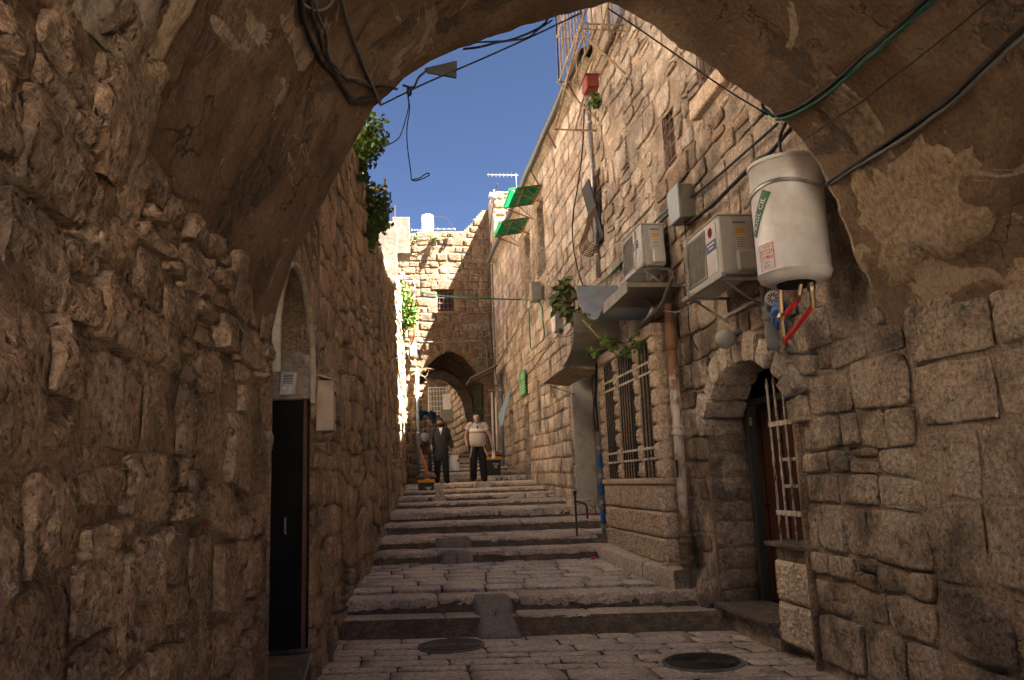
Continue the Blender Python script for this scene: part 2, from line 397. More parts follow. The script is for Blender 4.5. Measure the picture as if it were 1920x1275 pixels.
# ================================================================ lines of the alley
SK = -0.20                                            # steps run a little askew across the alley
def ipl(tab): a = np.array(tab); return lambda y: np.interp(y, a[:, 0], a[:, 1])
XL = ipl([(-6, -.80), (4.8, -.80), (6.8, -.77), (9.4, -.68), (12.4, -.42), (15.4, -.27), (18.2, -.07), (20.2, 0.02), (40, .02)])
XR = ipl([(-6, 3.3), (9, 3.3), (26, 3.0), (60, 2.6)])
STEPS = [(8.75, 0.0, .16), (9.15, .16, .32), (11.6, .47, .62), (12.3, .62, .76), (13.5, .77, .93), (14.5, .93, 1.09), (16.2, 1.10, 1.21), (17.2, 1.21, 1.33),
         (18.2, 1.33, 1.44), (19.3, 1.45, 1.58), (20.8, 1.59, 1.73), (22.3, 1.74, 1.87), (24.0, 1.88, 2.02), (25.5, 2.02, 2.16), (26.7, 2.17, 2.30), (27.7, 2.30, 2.44), (28.7, 2.44, 2.58)]
_fz = [(-8, 0)]
for (y_, a_, b_) in STEPS: _fz += [(y_ - 1e-3, a_), (y_ + 1e-3, b_)]
_fz += [(34, 2.8), (60, 4.0)]
FZ0 = ipl(_fz)
def floor_z(x, y): return FZ0(y - SK * (x - 1.2))
def wallR(u, v, w): return np.stack([XR(u) - w, u + 0 * w, v + 0 * w], -1)
def wallL(u, v, w): return np.stack([XL(u) + w, u + 0 * w, v + 0 * w], -1)
def floorm(u, v, w): return np.stack([u + 0 * w, v + SK * (u - 1.2), FZ0(v) + w], -1)

g = mesh_obj('ground', [(-900, -900, -.35), (900, -900, -.35), (900, 900, -.35), (-900, 900, -.35)], [[0, 1, 2, 3]], stone_mat('ground_stone', [(.42, .36, .29), (.45, .38, .3)], bump=.3, stain_amt=.2))
tag(g, kind='structure')

# ================================================================ pavement and stairs
pav = thing('pavement', 'worn limestone flag pavement at the foot of the steps', None, (1.2, 4, 0)); tag(pav, kind='structure')
b = MB(); ys = np.linspace(-7, 8.76, 60); xs = np.linspace(-1.2, 4.2, 30)
b.grid(floorm(*np.meshgrid(xs, ys, indexing='ij'), np.full((30, 60), 0.0))).build('joint_bed', M['dirt'], pav)
Q = courses(-1.1, 3.9, 3.2, 8.74, (.19, .42), (.34, .85), seed=11, jit=.03, gap=.012, split=.12, wob=.10)
lay(Q, floorm, M['flag'], pav, depth=(.006, .017), n=5, single=290, seed=11, name='flagstone', rest='far_flagstones', rough=.005, pillow=.6, flat=.9, rimback=.01, corner=.05, nfreq=11, facet=.003)
stairs = thing('stairs', 'broad worn stone steps climbing the alley', None, (1.2, 8.75, 0)); tag(stairs, kind='structure')
b = MB(); ys = np.array(sorted([q for (y_, a_, b_) in STEPS for q in (y_ + .02, y_ + .021)] + list(np.arange(8.8, 60, .3)))); xs = np.linspace(-1.2, 4.4, 12)
b.grid(floorm(*np.meshgrid(xs, ys, indexing='ij'), np.full((12, len(ys)), -0.035))).build('step_bed', M['dirt'], stairs)
def step_stone(x0, x1, y, za, zb, dep, sd, front=0.014, name='step_stone', parent=None, mat=None, skew=SK, nl=26):
    h = zb - za; pr = [(.012, za - .05), (.0, za + .12 * h), (-.003, za + .28 * h), (-.005, za + .44 * h), (-.004, za + .6 * h), (-.002, za + .75 * h), (.002, za + .87 * h), (.010, zb - .012), (.03, zb + .002), (.08, zb + .006), (dep * .6, zb + .006), (dep - .01, zb + .003), (dep, zb - .03)]
    u = np.linspace(x0, x1, nl); G = np.zeros((len(pr), nl, 3))
    for i, (dy, z) in enumerate(pr):
        e = np.minimum(1, np.minimum(u - x0, x1 - u) / .03); rnd = (1 - e) * .012
        p = np.stack([u * 5, np.full(nl, dy * 6 + i), np.full(nl, z * 9 + sd)], 1); p2 = np.stack([u * 9, np.full(nl, i * .8), np.full(nl, sd * 3.1)], 1)
        wv = fbm(p2, 3, sd)
        f_ = front * (wv * .6 + .9 * fbm(np.stack([u * 17, np.full(nl, i * .95), np.full(nl, sd * 1.7)], 1), 2, sd + 3)) if i < 8 else 0
        G[i] = np.stack([u, y + skew * (u - 1.2) + dy + f_ + rnd * (i < 9), z - rnd * (i > 6) + (.005 * wv if i > 7 else 0) - (.012 * np.clip(vnoise(p2 * .37, 7), 0, 1) if i in (7, 8, 9) else 0)], -1)
    m = MB().grid(G); a_, b_ = G.shape[:2]
    m.F += [[i * b_ for i in range(a_)], [i * b_ + b_ - 1 for i in range(a_)][::-1]]
    return m.build(name, mat or M['step'], parent, True)
sr = np.random.default_rng(5)
for k, (y_, a_, b_) in enumerate(STEPS):
    yw = y_
    x = XL(yw) - .12; xe = 3.55 if k < 2 else (2.78 if k < 4 else XR(yw) + .12)
    nxt = STEPS[k + 1][0] if k + 1 < len(STEPS) else y_ + .8
    dep = min(.42 if k != 0 else .42, nxt - y_ + .02)
    if k == 0: dep = .43
    while x < xe - .05:
        L = sr.uniform(.75, 1.35) if k < 8 else sr.uniform(.6, 1.1)
        if xe - x - L < .45: L = xe - x
        step_stone(x + .006, x + L - .006, y_ + sr.uniform(-.012, .012), a_, b_ + sr.uniform(-.006, .006), dep, int(sr.integers(1000)), parent=stairs)
        x += L
    if nxt - y_ > dep + .12 and y_ < 29:
        Q = courses(-1.0, 3.6, y_ + dep, nxt - .0, (.2, .32), (.32, .75), seed=40 + k, jit=.014, gap=.013, split=.04, wob=.03)
        c = Q.mean(1); Q = Q[(c[:, 0] > XL(c[:, 1]) - .2) & (c[:, 0] < XR(c[:, 1]) + .3)]
        lay(Q, floorm, M['flag'], stairs, depth=(.004, .013), n=4, single=60 if k == 1 else 26, seed=40 + k, name='flagstone', rest='far_flagstones', rough=.005, pillow=.6, flat=.9, rimback=.05, corner=.05, nfreq=11, facet=.003)
# raised kerb along the bay window
kerb = thing('kerb', 'raised stone kerb ledge below the grilled bay window', 'kerb', (2.9, 10, .3))
kp = [(2.68, 11.62), (2.74, 10.6), (2.82, 9.55), (2.98, 8.86)]
for i in range(3):
    (xa, ya), (xb, yb) = kp[i], kp[i + 1]
    za = floor_z(xa, ya) - .02; zb = .62 if i == 0 else (.585 if i == 1 else .55)
    zt = [.635, .60, .565, .53]
    poly = [(xa, ya - .006, FZ0(ya) - .04), (xa, ya - .006, zt[i] - .02), (xa + .02, ya - .006, zt[i]), (3.35, ya - .006, zt[i]), (3.35, ya - .006, FZ0(ya) - .04)]
    poly2 = [(xb, yb + .006, .3), (xb, yb + .006, zt[i + 1] - .02), (xb + .02, yb + .006, zt[i + 1]), (3.35, yb + .006, zt[i + 1]), (3.35, yb + .006, .3)]
    n_ = 9; G = np.array([[np.array(poly[j]) * (1 - t) + np.array(poly2[j]) * t for j in range(5)] for t in np.linspace(0, 1, n_)])
    G[..., 0] += .012 * fbm(G * 7, 3, i) * (np.arange(5) < 3); G[..., 2] += .006 * fbm(G * 6, 3, i + 5)
    m = MB().grid(G); m.F += [[0, 1, 2, 3, 4], [(n_ - 1) * 5 + j for j in range(5)][::-1]]; m.build('kerb_stone', M['step'], kerb, True)

# ================================================================ left wall
LW = thing('stone_wall', 'massive rough rubble wall with deep joints running up the shaded side of the alley', 'wall', (-.8, 4, 0))
DL = (4.9, 6.72, 0.0, 2.55, 3.17)                         # recess of the black door: y0,y1,z0,spring,top
def arch_half(v, spring, top, half, y):                   # half opening at height v
    if v <= spring: return half
    if v >= top: return 0
    t = (v - spring) / (top - spring); return half * math.sqrt(max(0, 1 - t * t))
def cutsL(va, vb):
    m = va if va < DL[3] else (va * .75 + vb * .25)
    h = arch_half(m, DL[3], DL[4], (DL[1] - DL[0]) / 2, 0)
    c = (DL[0] + DL[1]) / 2
    return [(c - h - .04, c + h + .04)] if h > 0.02 else []
topL = ipl([(-6, 2.62), (4.7, 2.72), (4.9, 4.1), (6.8, 4.2), (8, 5.0), (9.4, 5.95), (10.5, 6.0), (11.8, 5.65), (12.4, 5.4), (15.4, 5.75), (18, 6.2), (20.3, 6.8)])
Qn = courses(-1.0, 4.86, -.1, 2.75, (.15, .36), (.16, .48), seed=3, jit=.05, gap=.022, split=.3, wob=.08, top=topL)
lay(Qn, wallL, M['rubble'], LW, depth=(-.012, .04), n=12, near_n=24, single=170, seed=3, rough=.016, pillow=.2, flat=.93, rimback=.09, corner=.10, nfreq=10, ridge=.0, facet=.024)
Qf = courses(4.86, 20.2, -.1, 8.4, (.13, .38), (.14, .52), cuts=cutsL, seed=4, jit=.075, gap=.016, split=.42, wob=.16, top=topL, bottom=lambda u: FZ0(u) - .1)
lay(Qf, wallL, M['rubble'], LW, depth=(-.008, .035), n=6, near_n=12, single=128, seed=4, rough=.022, pillow=.2, flat=.86, rimback=.06, corner=.14, nfreq=9, ridge=.01, facet=.014)
cdl = (DL[0] + DL[1]) / 2
def keepL(u, v):
    if v > topL(u): return False
    return abs(u - cdl) > arch_half(v, DL[3], DL[4], (DL[1] - DL[0]) / 2, 0)
backing(wallL, np.concatenate([np.arange(-4.4, .8, .15), np.arange(.8, 7.2, .03), np.arange(7.2, 20.25, .1)]), np.arange(-.3, 7.0, .035), keepL, M['mortar'], LW, w=-.022, amp=.020, freq=4.5)
core = MB()
for y0, y1 in ((-4.4, 4.88), (6.74, 9), (9, 12.4), (12.4, 15.4), (15.4, 18.2), (18.2, 20.2)):
    x1a, x1b = XL(y0) - .05, XL(y1) - .05; ta, tb = float(topL(y0 + .05)) - .04, float(topL(y1 - .05)) - .04
    if y0 == -4.4: ta = tb = 4.9; 
    core.add([(-3, y0, -.3), (x1a, y0, -.3), (x1b, y1, -.3), (-3, y1, -.3), (-3, y0, ta), (x1a, y0, ta), (x1b, y1, tb), (-3, y1, tb)], [[0, 3, 2, 1], [4, 5, 6, 7], [0, 1, 5, 4], [1, 2, 6, 5], [2, 3, 7, 6], [3, 0, 4, 7]])
core.box((-2.0, 5.8, 3.68), (2.2, 1.9, .8)); core.box((-2.2, 5.8, 1.6), (1.2, 1.95, 3.4))
core.build('wall_core', M['mortar'], LW)

# far continuation: projecting end wall facing down the alley, then the wall behind it
PW = thing('stone_pier_wall', 'pale pocked stone wall stepping forward behind the orange rimmed rubbish bin', 'wall', (.15, 20.3, 1.6))
def pierF(u, v, w): return np.stack([u + 0 * w, 20.3 - w, v + 0 * w], -1)
def pierS(u, v, w): return np.stack([.30 + w, u + 0 * w, v + 0 * w], -1)
Q = courses(-.15, .32, 1.4, 6.9, (.22, .36), (.2, .4), seed=21, jit=.03, gap=.018, split=.1)
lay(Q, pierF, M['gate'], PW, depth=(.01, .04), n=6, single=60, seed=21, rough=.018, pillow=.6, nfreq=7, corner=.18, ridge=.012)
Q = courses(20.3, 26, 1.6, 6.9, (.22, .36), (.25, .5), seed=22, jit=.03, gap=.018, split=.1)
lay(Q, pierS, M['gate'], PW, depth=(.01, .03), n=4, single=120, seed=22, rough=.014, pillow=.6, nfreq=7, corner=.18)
MB().box((-1.2, 23.15, 3.85), (2.96, 5.66, 6.0)).build('wall_core', M['mortar'], PW)

# ================================================================ right hand building
RB = thing('stone_building', 'tall weathered limestone building of uneven courses along the sunless side of the alley', 'building', (3.3, 12, 0))
DR = (6.30, 8.22, 0.0, 1.98, 2.66)                        # arched doorway: y0,y1,z0,spring,top
RCX = 12.25, 14.75                                        # doorway recess past the bay
def rectX(pxs, x):                                        # rectangle (y0,y1,z0,z1) on plane x from picture corners
    P = np.array([onX(a, b_, x) for a, b_ in pxs]); return P[:, 1].min(), P[:, 1].max(), P[:, 2].min(), P[:, 2].max()
WIN = {'small': (8.62, 9.02, 5.35, 6.05), 'high': (6.75, 7.75, 5.72, 6.9), 'cage': (11.95, 12.55, 5.35, 6.65), 'a1': (16.7, 17.6, 6.2, 7.9), 'a2': (18.5, 19.35, 6.15, 7.75),
       'slot1': (14.35, 14.55, 3.95, 4.5), 'slot2': (16.55, 16.8, 3.35, 4.15), 'slot3': (22.6, 22.95, 5.3, 6.6), 'slot4': (18.0, 18.3, 2.75, 3.9), 'fardoor': (19.6, 20.3, 1.5, 3.5), 'fardoor2': (22.2, 22.9, 1.6, 3.6)}
def cutsR(va, vb):
    o = []
    m = va if va < DR[3] else (va * .7 + vb * .3)
    h = arch_half(m, DR[3], DR[4], (DR[1] - DR[0]) / 2, 0)
    if m < DR[4] + .26:                                   # voussoir ring
        h2 = arch_half(m, DR[3], DR[4] + .26, (DR[1] - DR[0]) / 2 + .24, 0) if m > DR[3] else (DR[1] - DR[0]) / 2
        c = (DR[0] + DR[1]) / 2; o.append((c - h2 - .02, c + h2 + .02))
    for (y0, y1, z0, z1) in WIN.values():
        if vb > z0 + .04 and va < z1 - .04: o.append((y0 - .01, y1 + .01))
    if va < 3.5: o.append(RCX)
    if va < 3.3: o.append((9.36, 12.2))
    return o
topR = ipl([(-6, 2.75), (4.85, 2.75), (4.95, 14.4), (11.95, 14.4), (12.05, 8.75), (24.75, 8.75), (24.85, 11.1), (26, 11.1)])
Qp = courses(-1.0, 4.72, -.1, 2.72, (.34, .56), (.5, 1.1), seed=31, jit=.03, gap=.035, split=.08, wob=.05)
Qa = courses(4.76, 9.4, -.1, 5.3, (.18, .40), (.2, .56), cuts=cutsR, seed=32, jit=.035, gap=.022, split=.18, wob=.04)
Qb = courses(9.4, 15.0, -.1, 5.3, (.2, .36), (.25, .65), cuts=cutsR, seed=33, jit=.03, gap=.016, split=.1, wob=.04)
Qc = courses(15.0, 26, 1.0, 5.3, (.2, .34), (.3, .7), cuts=cutsR, seed=34, jit=.02, gap=.014, split=.05, wob=.03)
Qd = courses(4.76, 12.5, 5.3, 14.4, (.13, .38), (.15, .55), cuts=cutsR, seed=35, jit=.07, gap=.016, split=.38, wob=.14, top=topR)
Qe = courses(12.5, 26, 5.3, 11.1, (.22, .36), (.3, .7), cuts=cutsR, seed=36, jit=.025, gap=.015, split=.08, wob=.04, top=topR)
lay(Qp, wallR, M['block'], RB, depth=(.004, .035), n=14, near_n=28, single=40, seed=31, rough=.014, pillow=.15, flat=.93, rimback=.06, corner=.05, nfreq=10, ridge=.006, facet=.012, rest='passage_stones')
lay(Qa, wallR, M['block'], RB, depth=(-.004, .04), n=8, near_n=14, single=100, seed=32, rough=.014, pillow=.15, flat=.9, rimback=.05, corner=.08, nfreq=10, ridge=.006, facet=.011, rest='doorway_wall_stones')
lay(Qb, wallR, M['ashlar'], RB, depth=(-.004, .022), n=6, single=45, seed=33, rough=.010, pillow=.15, flat=.9, rimback=.05, corner=.07, nfreq=9, facet=.007, rest='middle_wall_stones')
lay(Qc, wallR, M['ashlar'], RB, depth=(.004, .018), n=4, single=50, seed=34, rough=.006, pillow=.25, flat=.9, rimback=.04, corner=.05, facet=.005, rest='far_wall_stones')
lay(Qd, wallR, M['ashlar'], RB, depth=(-.012, .03), n=6, single=45, seed=35, rough=.022, pillow=.15, flat=.9, rimback=.05, corner=.12, nfreq=9, ridge=.008, facet=.012, rest='upper_rubble_stones')
lay(Qe, wallR, M['ashlar'], RB, depth=(.004, .022), n=4, single=15, seed=36, rough=.008, pillow=.25, flat=.9, rimback=.04, corner=.06, facet=.006, rest='upper_wall_stones')
cdr = (DR[0] + DR[1]) / 2
def keepR(u, v):
    if v > topR(u): return False
    if abs(u - cdr) < arch_half(v, DR[3], DR[4], (DR[1] - DR[0]) / 2, 0): return False
    for (y0, y1, z0, z1) in WIN.values():
        if y0 < u < y1 and z0 < v < z1: return False
    if RCX[0] < u < RCX[1] and v < 3.55: return False
    return True
us = set(np.round(np.concatenate([np.arange(-4.4, 6.2, .15), np.arange(6.2, 8.4, .04), np.arange(8.4, 26.01, .15)]), 3)); vz = set(np.round(np.arange(-.3, 14.45, .08), 3))
for (y0, y1, z0, z1) in WIN.values(): us |= {y0, y1}; vz |= {z0, z1}
us |= {RCX[0], RCX[1]}; vz |= {3.55}
backing(wallR, sorted(us), sorted(vz), keepR, M['mortar_pale'], RB, w=-.007, amp=.014, freq=3.2)
core = MB()
for y0, y1, t in ((-4.4, 4.9, 4.9), (4.9, 12, 14.37), (12, 24.8, 8.72), (24.8, 26, 11.07)): core.box((7.6, (y0 + y1) / 2, t / 2 - .15), (7.2, y1 - y0 - .01, t + .3))
for y0, y1, t in ((4.9, 12, 14.37), (12, 24.8, 8.72), (24.8, 26, 11.07)): core.box((3.69, (y0 + y1) / 2, t - .12), (.62, y1 - y0 - .012, .2))
core.box((3.72, 24.83, 9.9), (.62 + .36, .05, 2.3)); core.box((3.72, 11.97, 11.6), (.62 + .1, .05, 5.6))
core.box((7.3, 1.4, 11.2), (7.8, 6.9, 6.3)); core.box((7.5, 13.25, 11.5), (7.2, 2.5, 5.7)); core.build('wall_core', M['mortar_pale'], RB)  # two unseen upper blocks added to keep sun off the left wall
# the end face of the taller far block, seen over the eaves
def blockF(u, v, w): return np.stack([u + 0 * w, 24.8 - w, v + 0 * w], -1)
Q = courses(3.02, 6.5, 8.75, 11.1, (.24, .34), (.28, .55), seed=38, jit=.02, gap=.015)
lay(Q, blockF, M['gate'], RB, depth=(.005, .03), n=4, single=30, seed=38, rough=.01, rest='end_face_stones')
b = MB().box((5.0, 24.82, 9.9), (3.9, .05, 2.4)).build('end_wall', M['mortar_pale'], RB)

# ================================================================ vault over the camera
YE = 4.85
prof_px = [(497, 700), (505, 650), (520, 570), (545, 487), (570, 440), (600, 385), (640, 305), (700, 200), (760, 148), (860, 90), (960, 55), (1050, 28), (1105, 18), (1135, 12), (1180, 20), (1250, 62), (1350, 130), (1400, 175), (1440, 212), (1500, 268), (1540, 330), (1580, 420), (1610, 495), (1650, 560), (1680, 640)]
PR = np.array([onY(a, c, YE)[[0, 2]] for a, c in prof_px]); PR[0] = (-.82, 2.35); PR[-1, 0] = 3.33
dl = np.concatenate([[0], np.cumsum(np.linalg.norm(np.diff(PR, axis=0), axis=1))]); SL = dl[-1]
def prof(s): s = np.asarray(s); return np.stack([np.interp(s, dl, PR[:, 0]), np.interp(s, dl, PR[:, 1])], -1)
def prof_n(s):
    e = .12; s = np.clip(s, 0, SL); a = prof(np.clip(s + e, 0, SL)) - prof(np.clip(s - e, 0, SL)); n = np.stack([a[..., 1], -a[..., 0]], -1); return n / np.maximum(np.linalg.norm(n, axis=-1, keepdims=True), 1e-6)
def vault_pt(s, y, w=0.0):        # w towards the inside
    p = prof(s); n = prof_n(s)
    q = np.stack([p[..., 0], y + 0 * p[..., 0], p[..., 1]], -1)
    d = .05 * fbm(q * 1.3, 4, 77) + .012 * fbm(q * 7, 3, 78)
    d = d * np.clip((YE - y) / .8, .18, 1) + w
    return np.stack([p[..., 0] + n[..., 0] * d, y + 0 * p[..., 0], p[..., 1] + n[..., 1] * d], -1)
VA = thing('vault', 'brown plastered stone vault spanning the passage and framing the view', 'vault', (1.3, 0, 0))
sv = np.linspace(0, SL, 230); yv = np.concatenate([np.linspace(-4.4, 0, 22, endpoint=False), np.linspace(0, YE, 120)])
Sg, Yg = np.meshgrid(sv, yv, indexing='ij')
edge = .05 * fbm(np.stack([sv * 2.2, sv * 0, sv * 0], -1), 4, 12) + .02 * fbm(np.stack([sv * 11, sv * 0, sv * 0], -1), 3, 13)
Yj = Yg + edge[:, None] * np.clip((Yg - YE + .6) / .6, 0, 1)
G = vault_pt(Sg, Yj)
MB().grid(G).build('plaster_soffit', M['plaster'], VA, True)
# front of the arch and the room above it
out = np.stack([np.interp(sv, [0, SL * .28, SL * .72, SL], [-.85, -.85, 3.36, 3.36]), np.full(230, YE + .05), np.interp(sv, [0, SL * .28, SL * .72, SL], [2.4, 8, 8, 2.5])], -1)
mid = G[:, -1] * .85 + out * .15; mid[:, 1] = YE + .05
MB().grid(np.stack([G[:, -1], G[:, -1] + np.array([0, .03, .0]) + (mid - G[:, -1]) * .06, mid, out], 0)).build('arch_face', M['mortar_pale'], VA, True)
MB().box((2.27, .2, 6.6), (10.0, 9.2, 3.0)).box((2.27, .2, 8.2), (10.2, 9.4, .3)).build('room_above', M['ashlar'], VA)
# ================================================================ materials for fittings
M['black_door'] = plain('black_metal', (0.003, 0.003, 0.003), 0.6, 0, .3, 9, dirt=(.02, .016, .012), dirt_amt=.25, spec=.12)
M['dark'] = plain('dark_interior', (0.012, 0.011, 0.010), 0.8)  # near-black colour stands in for unlit interiors; door seams share it
M['pale_plaster'] = plain('pale_plaster', (0.42, 0.37, 0.30), 0.9, 0, .2, 6, .3, dirt=(.17, .14, .10), dirt_amt=.6)
M['grey_plaster'] = plain('grey_plaster', (0.56, 0.54, 0.50), 0.9, 0, .15, 5, .3, dirt=(.2, .18, .15), dirt_amt=.5)
M['white_metal'] = plain('white_enamel', (0.70, 0.71, 0.71), 0.35, 0, .06, 6, dirt=(.36, .30, .22), dirt_amt=.35, dirt_scale=6)
M['grey_metal'] = plain('grey_metal', (0.25, 0.25, 0.24), 0.5, .3, .15, 9, dirt=(.12, .09, .06), dirt_amt=.4)
M['galv'] = plain('galvanised', (0.42, 0.42, 0.41), 0.38, .7, .2, 16, dirt=(.2, .15, .1), dirt_amt=.35)
M['white_bar'] = rusty('white_painted_bar', (0.62, 0.58, 0.50), lo=.50, hi=.60, scale=22)
M['cream_bar'] = rusty('cream_painted_bar', (0.40, 0.31, 0.19), lo=.48, hi=.62, scale=18, amt=.7)
M['rust_bar'] = rusty('rusty_bar', (0.13, 0.065, 0.04), lo=.4, hi=.6, scale=18)
M['wood_door'] = plain('brown_door', (0.065, 0.022, 0.012), 0.45, 0, .3, 9)
M['green_frame'] = plain('grey_green_frame', (0.055, 0.065, 0.06), 0.5, 0, .2, 9)
M['dark_stone'] = stone_mat('dark_slab', [(.085, .08, .075), (.11, .10, .09)], stain_amt=.3, pale_amt=.1, bump=.4, pit=.2)
M['cement'] = stone_mat('grey_cement', [(.20, .19, .175), (.23, .215, .195)], stain=(.11, .10, .09), stain_amt=.5, pale_amt=.2, bump=.6, pit=.4, fine=50, dist=.008)
M['render_cement'] = stone_mat('cement_render', [(.27, .24, .2), (.31, .275, .23)], stain=(.12, .1, .085), stain_amt=.5, pale_amt=.3, bump=.5, pit=.15, fine=20)
M['cable_black'] = plain('black_rubber', (0.014, 0.014, 0.014), 0.55)
M['cable_grey'] = plain('grey_conduit', (0.16, 0.15, 0.14), 0.6)
M['cable_green'] = plain('green_hose', (0.02, 0.13, 0.09), 0.45)
M['pvc_grey'] = plain('grey_pvc', (0.17, 0.18, 0.185), 0.4, 0, .1, 6, dirt=(.1, .08, .06), dirt_amt=.3)
M['glass'] = plain('dark_glass', (0.012, 0.014, 0.016), 0.3, 0, .1, 3, spec=.25)

# ================================================================ left: arched recess with the black door
LD = part_group('doorway', 'tall black door in a plastered arched recess of the rubble wall', LW, (-.95, 5.8, 0))
ang = np.linspace(0, np.pi, 25); half = (DL[1] - DL[0]) / 2
arc = np.array([(cdl + half * math.cos(a), DL[3] + (DL[4] - DL[3]) * math.sin(a)) for a in ang])      # far spring -> near spring
outl = np.vstack([[DL[1], .0], arc, [DL[0], 0.0]])
G = np.array([[(x, y + .01 * vnoise(np.array([x * 5, y * 5, z * 5])), z) for (y, z) in outl] for x in np.linspace(-.79, -1.75, 12)])
MB().grid(G).build('recess_lining', M['mortar'], LD, True)
o2 = np.array([(cdl + (half + .035) * math.cos(a), DL[3] + (DL[4] - DL[3] + .035) * math.sin(a)) for a in ang])
o2 = np.vstack([[DL[1] + .035, 2.3], o2, [DL[0] - .035, 2.3]]); o1 = outl.copy(); o1[0, 1] = o1[-1, 1] = 2.3
jx = -.748 + .012 * vnoise(np.stack([o1 * 4, ], -1)[:, [0, 1, 1], 0])
MB().grid(np.stack([np.column_stack([jx - .03, o1[:, 0], o1[:, 1]]), np.column_stack([jx + .012, o1]), np.column_stack([jx + .006, o2]), np.column_stack([jx - .04, o2])])).build('plaster_edge', M['pale_plaster'], LD, True)
tri = [(-.78, DL[1] - .04, 2.56)] + [(-.78 - .9 * t, DL[1] - .04, 2.56) for t in (0, 1)][1:] + [(-1.68, DL[1] - .04, 3.3), (-.78, DL[1] - .04, 3.3)]
MB().prism(tri, (0, .03, 0)).build('tympanum', M['render_cement'], LD)
MB().box((-1.27, 6.62, 2.44), (1.0, .14, .25), bev=.008).build('lintel', M['render_cement'], LD)
d = MB().box((-1.25, 6.67, 1.34), (.95, .05, 1.95), bev=.004).build('door_leaf', M['black_door'], LD)
MB().box((-.805, 6.64, 1.34), (.03, .07, 1.95), bev=.003).build('door_frame', M['rust_bar'], LD)
MB().tube([(-.95, 6.63, 1.25), (-.95, 6.60, 1.25), (-.95, 6.60, 1.37), (-.95, 6.63, 1.37)], .008, 6).build('handle', M['grey_metal'], LD)
MB().box((-1.25, 5.82, .15), (1.0, 1.75, .36), bev=.01).build('threshold', M['dark_stone'], LD)
MB().box((-1.77, 5.8, 1.6), (.04, 1.9, 3.4)).build('back_wall', M['dark'], LD)
rp = thing('metal_ramp', 'dark metal ramp plate sloping from the black door', 'ramp', (-.8, 5.9, .1))
MB().prism([(-.74, 5.0, .03), (-.74, 6.58, .30), (-.74, 6.58, .335), (-.74, 5.0, .065)], (-.5, 0, 0)).build('plate', M['grey_metal'], rp)
MB().tube([(-.735, 5.0, .07), (-.735, 6.58, .34)], .008, 6).build('edge_strip', M['galv'], rp)

# intercom beside it
c = onY(541, 719, 6.53)
ic = thing('intercom', 'small metal intercom panel with speaker grille fixed above the black door', 'intercom', c)
rt = rotm(0, R(4), 0)
body = MB().box(c, (.135, .035, .19), rt, .006).build('housing', M['galv'], ic)
for k in range(6):
    for q in range(7): pass
    MB().box(c + rt @ np.array([-.004, -.019, .065 - k * .013]), (.075, .004, .006), rt).build('speaker_slot', M['black_door'], body)
for q in (-.025, .025): MB().box(c + rt @ np.array([q, -.02, -.045]), (.03, .008, .02), rt, .003).build('call_button', M['white_metal'], ic)

# letterbox
lb = thing('letterbox', 'pale beige metal letterbox with pitched lid beside the black door', 'letterbox', (-.70, 7.1, 2.2))
lc = np.array([-.68, 7.08, 2.30])
bd = MB().box(lc, (.15, .22, .44), bev=.006).build('body', plain('beige_paint', (.45, .36, .26), .5, 0, .12, 9, dirt=(.25, .17, .1), dirt_amt=.5), lb)
MB().prism([(-.75, 6.94, 2.56), (-.585, 6.94, 2.51), (-.585, 6.94, 2.525), (-.75, 6.94, 2.58)], (0, .28, 0)).build('lid', bd.data.materials[0], lb)
MB().box(lc + [.077, 0, .11], (.006, .15, .03)).build('slot', M['black_door'], lb)
MB().lathe(lc + [.078, .0, -.06], [(.0, .006), (.012, .004), (.012, 0)], 10, rot=rotm(0, R(90), 0)).build('lock', M['galv'], lb)
for k in range(3): MB().box(lc + [.077, -.03 + .03 * k, -.14], (.005, .012, .012)).build('peep_hole', M['black_door'], lb)

# ================================================================ plaster scraps on the vault shoulder
def vault_patch(name, s0, s1, y0, y1, th, mat, parent, sd, n=34):
    a = np.linspace(0, 1, n); A, B = np.meshgrid(a, a, indexing='ij')
    d = np.minimum(np.minimum(A, 1 - A), np.minimum(B, 1 - B)) * 6
    e = d + .9 * fbm(np.stack([A * 5, B * 5, A * 0 + sd], -1), 4, sd) - .35
    w_ = np.clip(e * 2.2, -1, 1) * th - th * .4
    Gp = vault_pt(s0 + (s1 - s0) * A, y0 + (y1 - y0) * B, w_ + .004)
    return MB().grid(Gp).build(name, mat, parent, True)
M['patch'] = stone_mat('pale_render', [(.30, .225, .15), (.33, .255, .175)], stain=(.22, .16, .10), stain_amt=.4, pale_amt=.25, bump=.35, pit=.12, fine=26)
M['patch_dark'] = stone_mat('dark_render', [(.17, .125, .085), (.2, .15, .105)], stain=(.1, .075, .055), stain_amt=.5, pale_amt=.15, bump=.4, pit=.15, fine=26)
M['patch_grey'] = stone_mat('grey_render', [(.28, .24, .19), (.3, .255, .2)], stain=(.16, .13, .1), stain_amt=.5, pale_amt=.2, bump=.4, pit=.15, fine=26)
vault_patch('render_patch', .35, 2.2, 1.75, 2.45, .03, M['patch'], VA, 3)
vault_patch('render_patch', 2.2, 3.4, 1.6, 2.5, .02, M['patch'], VA, 6)
vault_patch('exposed_stone', .10, .55, 1.95, 2.42, .06, M['rubble'], VA, 5)
vault_patch('exposed_stone', 6.6, 7.6, 2.6, 3.9, .035, M['rubble'], VA, 9)
vault_patch('render_patch', 5.7, 6.5, 3.6, 4.7, .02, M['patch'], VA, 15)
vault_patch('exposed_stone', 7.2, 8.0, 3.9, 4.8, .04, M['rubble'], VA, 11)
pr_ = np.random.default_rng(21)
